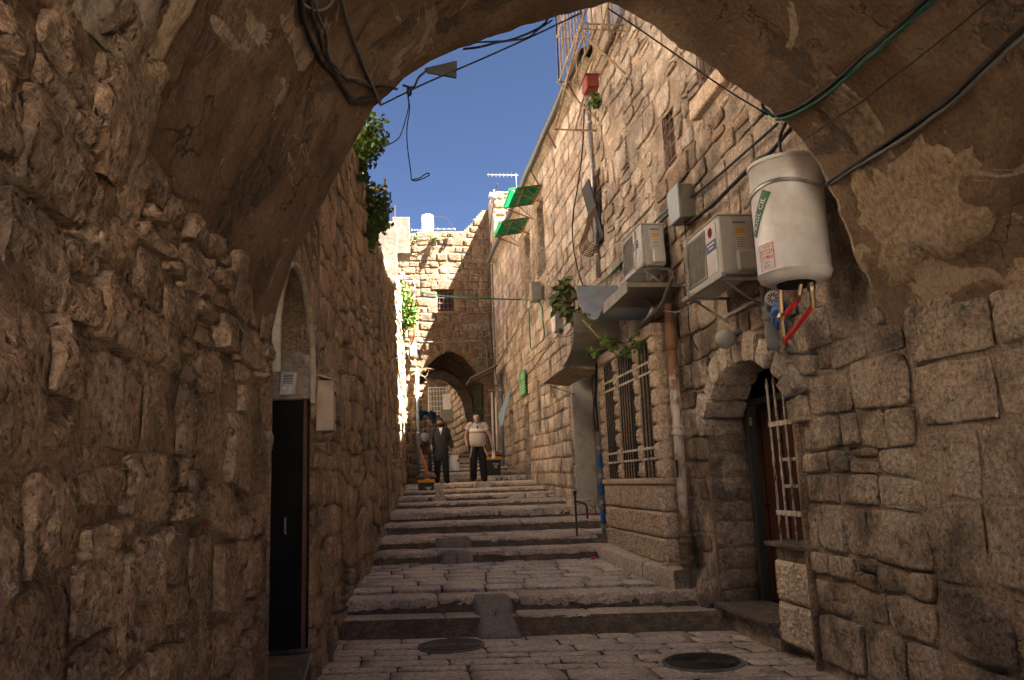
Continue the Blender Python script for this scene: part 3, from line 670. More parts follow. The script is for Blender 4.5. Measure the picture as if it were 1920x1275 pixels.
for k in range(12):
    s0 = pr_.uniform(.3, 7.6); y0 = pr_.uniform(1.0, 4.2); a_ = pr_.uniform(.35, 1.1); b_ = pr_.uniform(.3, .8)
    vault_patch('render_patch' if k % 3 else 'exposed_stone', s0, min(s0 + a_, SL - .1), y0, min(y0 + b_, 4.75), pr_.uniform(.012, .03), (M['patch'], M['patch_dark'], M['patch_grey'])[k % 3] if k % 3 else M['rubble'], VA, 30 + k)

# ================================================================ right: arched doorway
RD = part_group('doorway', 'low stone arched doorway with brown door and rusty white spear bars', RB, (3.5, 7.3, 0))
halfr = (DR[1] - DR[0]) / 2; nv = 11
for k in range(nv):
    a0, a1 = np.pi * k / nv + .022, np.pi * (k + 1) / nv - .022
    P0 = []
    rr_ = .24 + .03 * math.sin(k * 2.3)
    for a, o_ in ((a0, 0), ((a0 + a1) / 2, 0), (a1, 0), (a1, rr_), ((a0 + a1) / 2, rr_), (a0, rr_)):
        P0.append((0, cdr + (halfr + o_) * math.cos(a), DR[3] + (DR[4] - DR[3] + o_ * 1.02) * math.sin(a)))
    P0 = np.array(P0); bm = bmesh.new()
    x0 = 3.225 + .018 * math.sin(k * 4.1)
    vs0 = [bm.verts.new((x0, p[1], p[2])) for p in P0]; vs1 = [bm.verts.new((3.66, p[1], p[2])) for p in P0]
    bm.faces.new(vs0); bm.faces.new(vs1[::-1])
    for i in range(6): bm.faces.new([vs0[i], vs0[(i + 1) % 6], vs1[(i + 1) % 6], vs1[i]][::-1])
    bmesh.ops.bevel(bm, geom=bm.edges[:], offset=.012, segments=2, affect='EDGES')
    bmesh.ops.subdivide_edges(bm, edges=[e for e in bm.edges if e.calc_length() > .1], cuts=3, use_grid_fill=True)
    bm.verts.index_update()
    V = np.array([v.co[:] for v in bm.verts]); V += .014 * np.stack([fbm(V * 9, 3, k), fbm(V * 9 + 5, 3, k), fbm(V * 9 + 11, 3, k)], -1)
    F = [[v.index for v in f.verts] for f in bm.faces]; bm.free()
    mesh_obj('arch_stone', V, F, M['ashlar'], RD, False)
def jambF(u, v, w): return np.stack([u + 0 * w, 8.22 - w, v + 0 * w], -1)
Q = courses(3.26, 3.70, -.1, 1.97, (.2, .3), (.5, .6), seed=61, jit=.012, gap=.016, split=0)
lay(Q, jambF, M['block'], RD, depth=(.0, .03), n=8, single=30, seed=61, rough=.014, pillow=.3, flat=.86, corner=.1, name='jamb_stone', rest='hidden_jamb_stones')
MB().box((3.48, 8.25, 1.0), (.46, .04, 2.2)).build('jamb_core', M['mortar'], RD)
MB().box((3.48, 6.29, 1.0), (.46, .04, 2.2)).build('jamb_core', M['mortar'], RD)
dl_ = MB().box((3.80, 7.55, 1.28), (.05, 1.2, 2.0), bev=.004).build('door_leaf', M['wood_door'], RD)
for k in range(5): MB().box((3.772, 7.10 + k * .23, 1.28), (.008, .012, 1.9)).build('plank_seam', M['dark'], RD)
MB().tube([(3.77, 7.98, 1.25), (3.73, 7.98, 1.25), (3.73, 7.88, 1.25)], .01, 6).build('handle', M['black_door'], RD)
MB().box((3.74, 8.155, 1.28), (.12, .07, 2.02), bev=.004).box((3.74, 7.25, 2.325), (.12, 1.8, .07), bev=.004).build('door_frame', M['green_frame'], RD)
MB().box((3.70, 8.10, 2.13), (.02, .05, .09), bev=.003).build('door_plate', M['carved'], RD)
MB().box((3.84, 7.2, 1.4), (.03, 2.2, 2.9)).build('unlit_back_sheet', M['dark'], RD)
MB().box((3.47, 7.6, .245), (.56, 1.2, .05), bev=.008).build('threshold_slab', M['dark_stone'], RD)
MB().box((3.5, 7.6, .08), (.42, 1.2, .28), bev=.01).build('threshold_stone', M['block'], RD)
# grille over the tiled parapet
gx = 3.37
gr = MB().box((gx, 6.66, 2.02), (.012, .68, .045), bev=.003).build('grille_rail', M['white_bar'], RD)
MB().box((gx, 6.66, 1.22), (.012, .68, .045), bev=.003).build('grille_rail', M['white_bar'], RD)
for yy in (6.38, 6.52, 6.68, 6.84, 6.98):
    zt = 2.52 + .06 * math.sin(yy * 7)
    zz = np.linspace(.95, zt, 40); tw = (zz > 1.45) & (zz < 1.8)
    r_ = np.where(tw, .011 + .004 * np.sin(zz * 120), .011); r_[-3:] = [.016, .010, .001]
    MB().tube(np.column_stack([np.full(40, gx + .012), np.full(40, yy), zz]), r_, 6).build('grille_bar', M['white_bar'], RD)
MB().box((gx + .2, 6.8, 1.7), (.01, .8, .03)).box((gx + .2, 6.8, 1.45), (.01, .8, .03)).build('inner_rail', M['white_bar'], RD)
MB().box((3.42, 6.64, .50), (.16, .74, .86)).build('parapet', M['mortar_pale'], RD)
MB().box((3.40, 6.65, .95), (.3, .82, .04), bev=.006).build('parapet_sill', M['dark_stone'], RD)
M['tile_stone'] = stone_mat('pale_tile_stone', [(.66, .56, .44), (.70, .60, .48)], stain_amt=.1, pale_amt=.05, bump=.5, pit=.1, fine=40, dist=.008)
def boss(c, su, sv, th, axis='X', rim=.025, sd=0, n=9, amp=.008):
    """carved block: smooth margin and rough raised field; face looks to -axis"""
    a = np.linspace(-.5, .5, n); A, B = np.meshgrid(a, a, indexing='ij')
    d = np.minimum((.5 - np.abs(A)) * su, (.5 - np.abs(B)) * sv)
    f = np.clip((d - rim * .7) / .012, 0, 1) if True else 0
    W = th * np.clip(d / .006, 0, 1) + f * (.008 + 2.0 * amp * np.abs(fbm(np.stack([A * su * 30, B * sv * 30, A * 0 + sd], -1), 3, sd)))
    if axis == 'X': return np.stack([c[0] - W, c[1] + A * su, c[2] + B * sv], -1)
    return np.stack([c[0] + A * su, c[1] - W, c[2] + B * sv], -1)
for i in range(2):
    for j in range(2):
        MB().grid(boss((3.34, 6.46 + .37 * i, .27 + .36 * j), .36, .35, .025, 'X', .03, i * 2 + j, 34, .012)).build('carved_tile', M['tile_stone'], RD, True)

# ================================================================ right: bay with three grilled windows
M['dark_bar'] = plain('dark_iron_bar', (.05, .047, .042), .5, .2, .2, 14)
BW = part_group('bay_window', 'projecting carved stone bay with three tall barred windows', RB, (3.1, 10.5, .5))
bx, by0, by1 = 3.0, 9.15, 11.85
MB().box((3.2, (by0 + by1) / 2, 1.05), (.36, by1 - by0 - .05, .98)).build('base_core', M['mortar_pale'], BW)
zc = [.56, .86, 1.17, 1.49]; r_ = np.random.default_rng(8)
for k in range(3):
    h = zc[k + 1] - zc[k]
    for (ya, yb) in ((9.15, 9.9), (9.9, 10.9), (10.9, 11.85)) if k % 2 == 0 else ((9.15, 10.4), (10.4, 11.2), (11.2, 11.85)):
        MB().grid(boss((bx + .03, (ya + yb) / 2, zc[k] + h / 2), yb - ya - .006, h - .006, .03, 'X', .02, k * 5 + int(ya * 3), 34, .012)).build('base_block', M['carved'], BW, True)
    MB().grid(boss((3.17, by0 + .03, zc[k] + h / 2), .345, h - .006, .03, 'Y', .03, k + 20, 20, .012)).build('base_block', M['carved'], BW, True)
MB().box((3.165, (by0 + by1) / 2 - .0, 1.525), (.40, by1 - by0 + .06, .07), bev=.012).build('sill', M['carved'], BW)
PIL = [(9.15, 9.29), (9.86, 10.0), (10.85, 11.0), (11.66, 11.85)]; zp = np.linspace(1.56, 3.28, 9)
for (ya, yb) in PIL:
    MB().box((3.13, (ya + yb) / 2, 2.42), (.2, yb - ya - .02, 1.72)).build('pillar_core', M['carved'], BW)
    for k in range(8):
        MB().grid(boss((bx + .035, (ya + yb) / 2, (zp[k] + zp[k + 1]) / 2), yb - ya, zp[k + 1] - zp[k] - .012, .035, 'X', .03, k + int(ya * 9), 18, .012)).build('pillar_block', M['carved'], BW, True)
for k in range(8): MB().grid(boss((3.185, by0 + .035, (zp[k] + zp[k + 1]) / 2), .32, zp[k + 1] - zp[k] - .012, .035, 'Y', .03, k + 80, 20, .012)).build('pillar_block', M['carved'], BW, True)
MB().box((3.17, (by0 + by1) / 2, 3.36), (.36, by1 - by0 + .02, .16), bev=.012).build('head_beam', M['carved'], BW)
MB().box((3.31, (by0 + by1) / 2, 2.4), (.03, by1 - by0 - .1, 1.8)).build('unlit_room_sheet', M['dark'], BW)
for (ya, yb) in ((9.29, 9.86), (10.0, 10.85), (11.0, 11.66)):
    wnd = MB().box((3.20, (ya + yb) / 2, 2.42), (.012, yb - ya, 1.72)).build('window_pane', M['glass'], BW)
    for zz in (1.80, 1.93, 2.86, 2.99): MB().box((3.025, (ya + yb) / 2, zz), (.014, yb - ya, .03), bev=.003).build('grille_rail', M['white_bar'], BW)
    nb = 4 if yb - ya < .6 else 7
    for k in range(nb):
        yy = ya + (k + .5) * (yb - ya) / nb
        MB().tube([(3.035, yy, 1.57), (3.035, yy, 3.27)], .010, 6).build('grille_bar', M['dark_bar'], BW)
    MB().box((3.17, (ya + yb) / 2, 2.42), (.03, .03, 1.7)).build('mullion', M['green_frame'], BW)
MB().box((3.17, by0 + .03, .54), (.4, .1, .1), bev=.01).build('base_skirt', M['carved'], BW)

# curved sheet canopies over it
M['blue_sheet'] = plain('weathered_blue_sheet', (.20, .25, .31), .35, .2, .25, 6, dirt=(.3, .28, .25), dirt_amt=.35, dirt_scale=9)
M['olive_sheet'] = plain('olive_sheet', (.24, .23, .19), .5, .1, .2, 6, dirt=(.2, .17, .12), dirt_amt=.4)
def sheet(profile, x0, x1, th, mat, name, label, n=30, ribs=()):
    p = bez([(0, a, c) for a, c in profile], n)[:, 1:]
    t = thing(name, label, 'awning', (x1, p[0][0], p[0][1]))
    tg = np.gradient(p, axis=0); nn = np.stack([-tg[:, 1], tg[:, 0]], 1); nn /= np.linalg.norm(nn, axis=1, keepdims=True)
    xs = np.linspace(x0, x1, 8)
    top = np.array([[(x, q[0], q[1]) for q in p] for x in xs]); bot = np.array([[(x, q[0], q[1]) for q in p + nn * th] for x in xs])
    m = MB().grid(top).grid(bot)
    for sd in (0, -1): m.grid(np.stack([top[sd], bot[sd]]))
    m.grid(np.stack([top[:, 0], bot[:, 0]])); m.grid(np.stack([top[:, -1], bot[:, -1]]))
    m.build('sheet', mat, t, True)
    for x in (x0, x1): MB().tube(np.column_stack([np.full(len(p), x), p]), .011, 6).build('edge_rim', M['grey_metal'], t, True)
    for k in ribs: MB().tube([(x0, p[k][0], p[k][1]), (x1, p[k][0], p[k][1])], .010, 6).build('rib', M['grey_metal'], t)
    return t
c1 = sheet([(11.32, 4.46), (11.22, 4.22), (10.95, 3.98), (10.5, 3.77), (10.15, 3.70), (9.95, 3.74), (9.8, 3.82)], 2.60, 3.24, .012, M['blue_sheet'], 'canopy', 'blue curled sheet canopy splashed with pale paint above the barred bay', ribs=())
MB().lathe((2.86, 10.83, 3.905), [(.09, 0), (.0, .004)], 11, rot=rotm(R(28), 0, 0)).build('paint_splash', plain('pale_splash', (.5, .47, .42), .8), c1)
MB().prism([(2.62, 9.82, 3.78), (2.62, 8.7, 3.78), (2.62, 8.7, 3.83), (2.62, 9.82, 3.83)], (.64, 0, 0)).build('flat_hood', M['olive_sheet'], c1)
MB().prism([(2.60, 9.84, 3.70), (2.60, 8.7, 3.72), (2.60, 8.7, 3.85), (2.60, 9.84, 3.85)], (.015, 0, 0)).build('fascia', M['grey_metal'], c1)
sheet([(11.36, 4.05), (11.40, 3.8), (11.6, 3.58), (11.95, 3.44), (12.4, 3.38)], 2.55, 3.24, .012, M['olive_sheet'], 'canopy', 'olive curved sheet canopy with ribs seen from below past the bay', ribs=(8, 16, 24))
fc = thing('canopy', 'narrow flat beige canopy strip over the recessed pale doorway', 'awning', (3, 13.6, 3.35))
MB().box((2.86, 13.55, 3.37), (.5, 2.2, .035), rotm(0, R(8), 0), .004).build('sheet', M['cream_bar'], fc)
for yy in (12.6, 14.5): MB().tube([(2.66, yy, 3.34), (3.2, yy, 3.15)], .01, 6).build('bracket', M['grey_metal'], fc)

# ================================================================ recessed doorway past the bay
PD = part_group('doorway', 'deep doorway recess with smooth pale grey jamb beyond the bay', RB, (3.3, 13.5, .9))
xr = float(XR(14.75))
MB().box((xr + .19, 14.77, 2.25), (.40, .05, 2.7), bev=.004).build('jamb', M['grey_plaster'], PD)
MB().box((xr + .19, 12.23, 2.2), (.40, .05, 2.8), bev=.004).build('jamb', M['grey_plaster'], PD)
MB().box((xr + .22, 13.5, 3.58), (.44, 2.6, .08), bev=.004).build('head', M['grey_plaster'], PD)
MB().box((xr + .42, 13.5, 2.2), (.05, 2.6, 2.9)).build('back_wall', M['render_cement'], PD)
dd = MB().box((xr + .38, 13.9, 1.95), (.05, .95, 2.05), bev=.004).build('door_leaf', M['green_frame'], PD)
MB().box((3.16, 14.45, .93), (.5, .75, .24), bev=.015).box((3.20, 14.55, 1.13), (.4, .5, .17), bev=.015).build('entry_step', M['step'], PD)
# ================================================================ helpers for lettering
def text_mesh(s, size=1.0):
    cu = bpy.data.curves.new('lettering', 'FONT'); cu.body = s; cu.size = size; cu.align_x = 'CENTER'; cu.align_y = 'CENTER'; cu.resolution_u = 3
    ob = bpy.data.objects.new('lettering', cu); COL.objects.link(ob)
    bpy.context.view_layer.update()
    me = ob.evaluated_get(bpy.context.evaluated_depsgraph_get()).to_mesh()
    V = np.array([v.co[:] for v in me.vertices]).reshape(-1, 3); F = [list(p.vertices) for p in me.polygons]
    bpy.data.objects.remove(ob); bpy.data.curves.remove(cu); return V, F
def chain(path, mat, parent, name='chain', link=.045, r=.005, w=.011):
    p = bez(path, 80); d = np.concatenate([[0], np.cumsum(np.linalg.norm(np.diff(p, axis=0), axis=1))]); n = max(2, int(d[-1] / (link * .72))); m = MB()
    for k in range(n):
        s_ = d[-1] * (k + .5) / n; c = np.array([np.interp(s_, d, p[:, i]) for i in range(3)]); c2 = np.array([np.interp(min(s_ + .01, d[-1]), d, p[:, i]) for i in range(3)]); c0 = np.array([np.interp(max(s_ - .01, 0), d, p[:, i]) for i in range(3)])
        t = c2 - c0; t /= np.linalg.norm(t); a = np.cross(t, [0.3, .5, .81] if k % 2 else [.81, -.3, .5]); a /= np.linalg.norm(a)
        th = np.linspace(0, 2 * np.pi, 9); loop = c + np.outer(np.cos(th) * link / 2, t) + np.outer(np.sin(th) * w, a); m.tube(loop, r, 4, False)
    return m.build(name, mat, parent)

# ================================================================ air conditioners
M['ac_white'] = plain('ac_enamel', (.53, .53, .51), .45, 0, .06, 5, dirt=(.32, .28, .22), dirt_amt=.35)
M['ac_grille'] = plain('ac_grille', (.21, .20, .18), .6)
M['sticker_white'] = plain('sticker_white', (.68, .67, .64), .4, 0, .03)
M['sticker_yellow'] = plain('sticker_yellow', (.75, .42, .02), .5, 0, .03)
M['sticker_blue'] = plain('sticker_blue', (.07, .08, .2), .5, 0, .05)
M['sticker_red'] = plain('sticker_red', (.55, .04, .03), .5, 0, .05)
def air_conditioner(y0, L, ztop, H, xf, label, sd):
    xb = 3.22; D = xb - xf; zc_ = ztop - H / 2; xc_ = (xb + xf) / 2; yc = y0 + L / 2
    t = thing('air_conditioner', label, 'air conditioner', (xc_, yc, ztop - H), 'outdoor air conditioner units on the wall')
    body = MB().box((xc_, yc, zc_), (D, L, H), bev=.018).build('casing', M['ac_white'], t)
    MB().box((xc_, yc, ztop + .006), (D + .012, L + .012, .014), bev=.005).build('lid', M['ac_white'], body)
    fl = L * .62; fy = y0 + L - .03 - fl / 2; fh = H - .08
    fan = MB().box((xf - .004, fy, zc_), (.012, fl, fh), bev=.005).build('fan_grille', M['ac_grille'], t)
    for k in range(17):
        a = -fl / 2 + .03 + k * (fl - .06) / 16
        MB().box((xf - .013, fy + a, zc_), (.005, .007, fh - .05), rotm(R(9), 0, 0)).build('grille_slat', M['ac_white'] if k % 1 else M['ac_grille'], fan)
    py_ = y0 + .03 + (L * .32) / 2
    pn = MB().box((xf - .003, py_, zc_), (.010, L * .27, fh), bev=.004).build('front_panel', M['ac_white'], t)
    MB().box((xf - .0095, py_, zc_ + H * .05), (.003, L * .25, .10)).build('blue_label', M['sticker_blue'], pn)
    MB().lathe((xf - .0095, py_, zc_ + H * .29), [(.05, 0), (.05, .002), (.04, .002), (.04, 0)], 18, rot=rotm(0, R(-90), 0)).build('round_emblem', M['sticker_red'], pn)
    MB().box((xf - .0105, py_, zc_ + H * .29), (.003, .018, .05), rotm(R(30), 0, 0)).build('emblem_mark', M['sticker_blue'], pn)
    for k in range(2): MB().box((xf - .0115, py_, zc_ + H * .05 + .02 - .035 * k), (.002, L * (.18 - .06 * k), .012)).build('label_line', M['sticker_white'], pn)
    # side that looks down the alley
    MB().box((xc_ + .03, y0 - .002, zc_ + H * .14), (D * .42, .008, H * .62), bev=.003).build('side_panel', M['ac_white'], t)
    MB().box((xc_ + .03, y0 - .006, ztop - H * .13), (D * .36, .006, .018)).build('grip_recess', M['ac_grille'], t)
    MB().box((xc_ + .035, y0 - .008, ztop - H * .27), (.075, .004, .045)).build('yellow_sticker', M['sticker_yellow'], t)
    bl = MB().box((xc_ + .035, y0 - .007, ztop - H * .47), (.10, .003, H * .22)).build('rating_label', M['sticker_white'], t)
    for k in range(6): MB().box((xc_ + .035, y0 - .0095, ztop - H * .39 - k * .018), (.085, .002, .007)).build('label_line', M['ac_grille'], bl)
    MB().box((xc_ + .06, y0 - .03, ztop - H + H * .21), (D * .5, .06, H * .34), bev=.014).build('valve_cover', M['ac_white'], t)
    # bracket under it
    zb = ztop - H - .022
    br = MB().box((xf - .01, yc, zb), (.04, L + .12, .04), bev=.004).build('bracket_rail', M['galv'], t)
    for yy in (y0 + .07, y0 + L - .07):
        MB().box(((xf + 3.3) / 2, yy, zb - .012), (3.3 - xf, .035, .03), bev=.003).build('bracket_arm', M['galv'], t)
        MB().tube([(xf + .03, yy, zb - .02), (3.28, yy, zb - .27)], .012, 6).build('bracket_strut', M['galv'], t)
        MB().box((3.28, yy, zb - .15), (.03, .035, .3)).build('bracket_foot', M['galv'], t)
    MB().box((3.25, yc, zb - .2), (.03, L - .1, .03)).build('back_rail', M['galv'], t)
    for yy in (y0 + .12, y0 + L - .16):
        if sd == 1 or yy > y0 + .3:
            chain([(3.1, yy, ztop + .02), (xf + .01, yy, ztop + .015), (xf - .022, yy, ztop - .03), (xf - .024, yy, ztop - H * .6), (xf - .03, yy + .01, zb - .02), (xf + .1, yy + .05, zb - .06)], M['galv'], t)
    return t
air_conditioner(6.62, .92, 3.94, .56, 2.88, 'larger air conditioner with ribbed fan grille right beside the white water heater', 0)
a1 = air_conditioner(9.02, .80, 4.66, .52, 2.90, 'smaller air conditioner wrapped in chains above the curled blue canopy', 1)
chain([(2.95, 9.08, 4.68), (2.93, 9.0, 4.62), (2.93, 8.99, 4.2), (2.98, 9.05, 4.05), (3.1, 9.5, 3.98)], M['galv'], a1)

# ================================================================ water heater
WH = thing('water_heater', 'white cylindrical water heater tank strapped to the wall with red pipes below', 'water heater', (2.95, 5.45, 2.95))
hc = np.array([2.95, 5.45]); hr = .268; z0, z1 = 3.04, 3.94
MB().lathe((*hc, 0), [(.0, z0 - .055), (.13, z0 - .055), (hr - .06, z0 - .05), (hr - .012, z0 - .02), (hr, z0 + .012), (hr + .004, z0 + .014), (hr + .004, z0 + .03), (hr - .001, z0 + .032), (hr, z1 - .036), (hr + .001, z1 - .035), (hr + .009, z1 - .034), (hr + .010, z1 - .033), (hr + .010, z1 - .006), (hr + .009, z1 - .005), (hr - .004, z1), (hr - .01, z1 + .001), (hr - .06, z1 + .008), (0, z1 + .016)], 72).build('tank', M['white_metal'], WH, True)
MB().lathe((*hc, 0), [(.14, z0 - .07), (.14, z0 - .045), (.0, z0 - .045)], 32).build('bottom_cap', M['black_door'], WH)
th = np.linspace(R(60), R(300), 40); zz = 3.70 + .03 * np.sin(th * 2)
sp = np.column_stack([hc[0] + (hr + .008) * np.cos(th), hc[1] + (hr + .008) * np.sin(th), zz])
sp = np.vstack([[(3.28, 5.75, 3.74)], sp, [(3.28, 5.12, 3.72)]])
MB().grid(np.stack([sp - [0, 0, .013], sp + [0, 0, .013]], 0)).build('strap', M['galv'], WH, True)
for q in (-.012, .012): MB().tube(sp + [0, 0, q], .004, 5).build('strap_edge', M['galv'], WH)
def on_tank(V2, a0, z, rot=0.0, lift=.002):
    """flat x,y metres -> tank surface centred on angle a0"""
    c_, s_ = math.cos(rot), math.sin(rot); x = V2[:, 0] * c_ - V2[:, 1] * s_; y = V2[:, 0] * s_ + V2[:, 1] * c_
    a = a0 + x / hr; r_ = hr + lift
    return np.column_stack([hc[0] + r_ * np.cos(a), hc[1] + r_ * np.sin(a), z + y])
def rect_grid(w_, h_, n=14): A, B = np.meshgrid(np.linspace(-w_ / 2, w_ / 2, n), np.linspace(-h_ / 2, h_ / 2, 4), indexing='ij'); return A, B
def sticker(w_, h_, a0, z, mat, name, rot=0, lift=.0015, parent=WH):
    A, B = rect_grid(w_, h_); P = on_tank(np.column_stack([A.ravel(), B.ravel()]), a0, z, rot, lift).reshape(*A.shape, 3)
    return MB().grid(P).build(name, mat, parent, True)
M['sticker_green'] = plain('sticker_green', (.012, .10, .055), .4, 0, .05)
AB = R(190)
band = sticker(.36, .085, AB, 3.52, M['sticker_green'], 'green_band', rot=R(58))
V, F = text_mesh('KIGI, CIL', .066)
mesh_obj('band_lettering', on_tank(V[:, :2], AB, 3.52, R(58), .003), F, M['sticker_white'], band)
AS = R(198)
st = sticker(.15, .21, AS, 3.17, M['sticker_white'], 'installer_sticker')
for (w_, h_, dx, dz) in ((.14, .004, 0, .098), (.14, .004, 0, -.098), (.004, .2, .068, 0), (.004, .2, -.068, 0)):
    A, B = rect_grid(w_, h_, 8); MB().grid(on_tank(np.column_stack([A.ravel() + dx, B.ravel() + dz]), AS, 3.17, 0, .0028).reshape(*A.shape, 3)).build('sticker_border', M['sticker_red'], st)
for txt, sz, dz, mt in (('שמש דור', .026, .078, 'sticker_red'), ('אברהם', .058, .04, 'sticker_red'), ('אודיגים', .050, -.006, 'sticker_red'), ('ירושלים', .026, -.045, 'sticker_blue'), ('0570', .034, -.075, 'sticker_blue')):
    s_ = txt if txt.isdigit() else txt[::-1]
    V, F = text_mesh(s_, sz); V[:, 0] *= .85
    mesh_obj('sticker_lettering', on_tank(np.column_stack([V[:, 0], V[:, 1] + dz]), AS, 3.17, 0, .003), F, M[mt], st)
M['brass'] = plain('brass', (.30, .22, .12), .4, .7, .2, 20)
M['red_pipe'] = plain('red_insulation', (.50, .02, .02), .5, 0, .1)
MB().tube([(3.02, 5.36, 2.99), (3.02, 5.36, 2.86), (3.03, 5.38, 2.78)], [.024, .024, .02], 8).lathe((3.02, 5.36, 2.93), [(.03, -.02), (.034, 0), (.03, .02)], 8).build('outlet_valve', M['brass'], WH)
MB().tube([(2.97, 5.40, 2.99), (2.96, 5.43, 2.90), (2.98, 5.5, 2.86)], .016, 8).build('elbow', M['brass'], WH)
MB().tube([(2.90, 5.6, 3.0), (2.90, 5.62, 2.80), (2.90, 5.62, 2.62), (2.95, 5.62, 2.56)], .022, 8).lathe((2.90, 5.62, 2.76), [(.03, -.03), (.042, 0), (.03, .03)], 8).build('safety_valve', M['brass'], WH)
MB().tube(bez([(3.03, 5.38, 2.80), (2.97, 5.52, 2.68), (2.90, 5.62, 2.57)], 14), .019, 8).build('red_pipe', M['red_pipe'], WH, True)
MB().tube(bez([(2.98, 5.48, 2.88), (2.93, 5.58, 2.80), (2.90, 5.64, 2.74)], 12), .019, 8).build('red_pipe', M['red_pipe'], WH, True)
MB().lathe((3.04, 5.33, 3.0), [(.0, .012), (.04, .01), (.04, -.01), (0, -.012)], 12).build('blue_tap', plain('blue_plastic', (.01, .05, .18), .4), WH)
MB().tube([(2.95, 5.62, 2.56), (3.0, 5.66, 2.5), (3.1, 5.75, 2.5), (3.26, 5.8, 2.5)], .016, 8).build('feed_pipe', M['pvc_grey'], WH, True)
# blue bag tied to the pipes
def crumpled(c, size, mat, name, label, sd, cat, n=26, rough=.35, parent=None):
    u = np.linspace(0, np.pi, n); v_ = np.linspace(0, 2 * np.pi, n * 2); U, V_ = np.meshgrid(u, v_, indexing='ij')
    P = np.stack([np.sin(U) * np.cos(V_), np.sin(U) * np.sin(V_), np.cos(U)], -1)
    d = 1 + rough * (1 - 2 * np.abs(fbm(P * 1.9 + sd, 4, sd))) - .15; P = P * d[..., None] * np.asarray(size) + np.asarray(c)
    o = MB().grid(P).build(name, mat, parent, True, loc=None if parent else np.asarray(c, float) - [0, 0, size[2]])
    return tag(o, label, cat) if label else o
crumpled(onX(1462, 590, 3.02), (.05, .10, .12), plain('blue_bag', (.01, .10, .36), .3, 0, .2, 30), 'plastic_bag', 'crumpled bright blue plastic bag stuffed behind the heater pipes', 4, 'bag')

# ================================================================ vent pipe, globe lamp, junction boxes
vp = onX(1440, 562, 3.14)
VP = thing('vent_pipe', 'grey plastic vent pipe with round slotted grille under the water heater', 'pipe', (3.2, vp[1], 2.6))
MB().tube(bez([(3.2, vp[1] + .1, vp[2] - .42), (3.2, vp[1] + .1, vp[2] - .13), (3.19, vp[1] + .06, vp[2] - .02), (3.16, vp[1] - .04, vp[2])], 20), .058, 16).build('elbow', M['pvc_grey'], VP, True)
MB().lathe((3.2, vp[1] + .1, vp[2] - .14), [(.064, -.03), (.066, -.02), (.066, .02), (.064, .03)], 16).build('collar', M['pvc_grey'], VP)
dirv = np.array([-.35, -.9, -.05]); dirv /= np.linalg.norm(dirv); rq = np.array(Vector(dirv).to_track_quat('Z', 'Y').to_matrix())
gp = np.array([3.155, vp[1] - .06, vp[2]])
gl = MB().lathe(gp, [(.066, -.02), (.066, .008), (.055, .012), (0, .012)], 20, rot=rq).build('grille_cap', M['white_metal'], VP, True)
for k in range(10):
    a = k * np.pi / 5; ctr = gp + rq @ np.array([.033 * math.cos(a), .033 * math.sin(a), .0135])
    MB().box(ctr, (.030, .009, .003), rq @ rotm(0, 0, a)).build('slot', M['black_door'], gl)
lc = onX(1360, 635, 3.13)
GL = thing('globe_lamp', 'round white glass globe lamp on the wall beside the arched door', 'lamp', (3.2, lc[1], lc[2] - .1))
u = np.linspace(-np.pi / 2, np.pi / 2, 14)
MB().lathe(lc, [(.1 * math.cos(a), .1 * math.sin(a)) for a in u], 24).build('globe', plain('opal_glass', (.30, .29, .27), .25, 0, .1), GL, True)
MB().tube([lc + [.06, -.02, .03], lc + [.13, -.05, .06], (3.29, lc[1] - .06, lc[2] + .06)], .03, 10).build('arm', M['pvc_grey'], GL, True)
MB().lathe((3.27, lc[1] - .06, lc[2] + .06), [(.05, 0), (.05, .02)], 14, rot=rotm(0, R(90), 0)).build('base', M['pvc_grey'], GL)
def utility_box(c, d, mat, label, lidmat=None, name='junction_box'):
    t = thing(name, label, 'electrical box', (c[0], c[1], c[2] - d[2] / 2))
    MB().box(c, d, bev=.012).build('housing', mat, t)
    MB().box((c[0] - d[0] / 2 - .012, c[1], c[2]), (.03, d[1] + .012, d[2] + .012), bev=.008).build('lid', lidmat or mat, t)
    MB().box((c[0] - d[0] / 2 - .03, c[1] - d[1] * .18, c[2] - .03), (.008, .03, .09), bev=.003).build('latch', M['galv'], t)
    for zz in (-.25, .25): MB().box((c[0], c[1] - d[1] / 2 - .003, c[2] + zz * d[2]), (d[0] * .5, .006, d[2] * .34), bev=.002).build('side_rib', mat, t)
    return t
M['box_grey'] = plain('box_plastic', (.20, .20, .17), .5, 0, .1, 7, dirt=(.1, .08, .06), dirt_amt=.4)
M['box_lid'] = plain('box_lid_plastic', (.30, .34, .36), .4, 0, .08, 7, dirt=(.15, .13, .1), dirt_amt=.3)
utility_box(np.array([3.20, 8.28, 4.64]), (.18, .34, .40), M['box_grey'], 'grey weathered junction box with cables above the air conditioners', M['box_lid'])
utility_box(onX(1046, 600, 3.12), (.16, .3, .5), M['box_grey'], 'grey meter box on the wall behind the leafy canopy plant', M['white_metal'])
utility_box(onX(1005, 548, 2.98), (.2, .34, .42), M['box_grey'], 'old dusty loudspeaker shaped box under the green hose on the far wall', M['render_cement'])

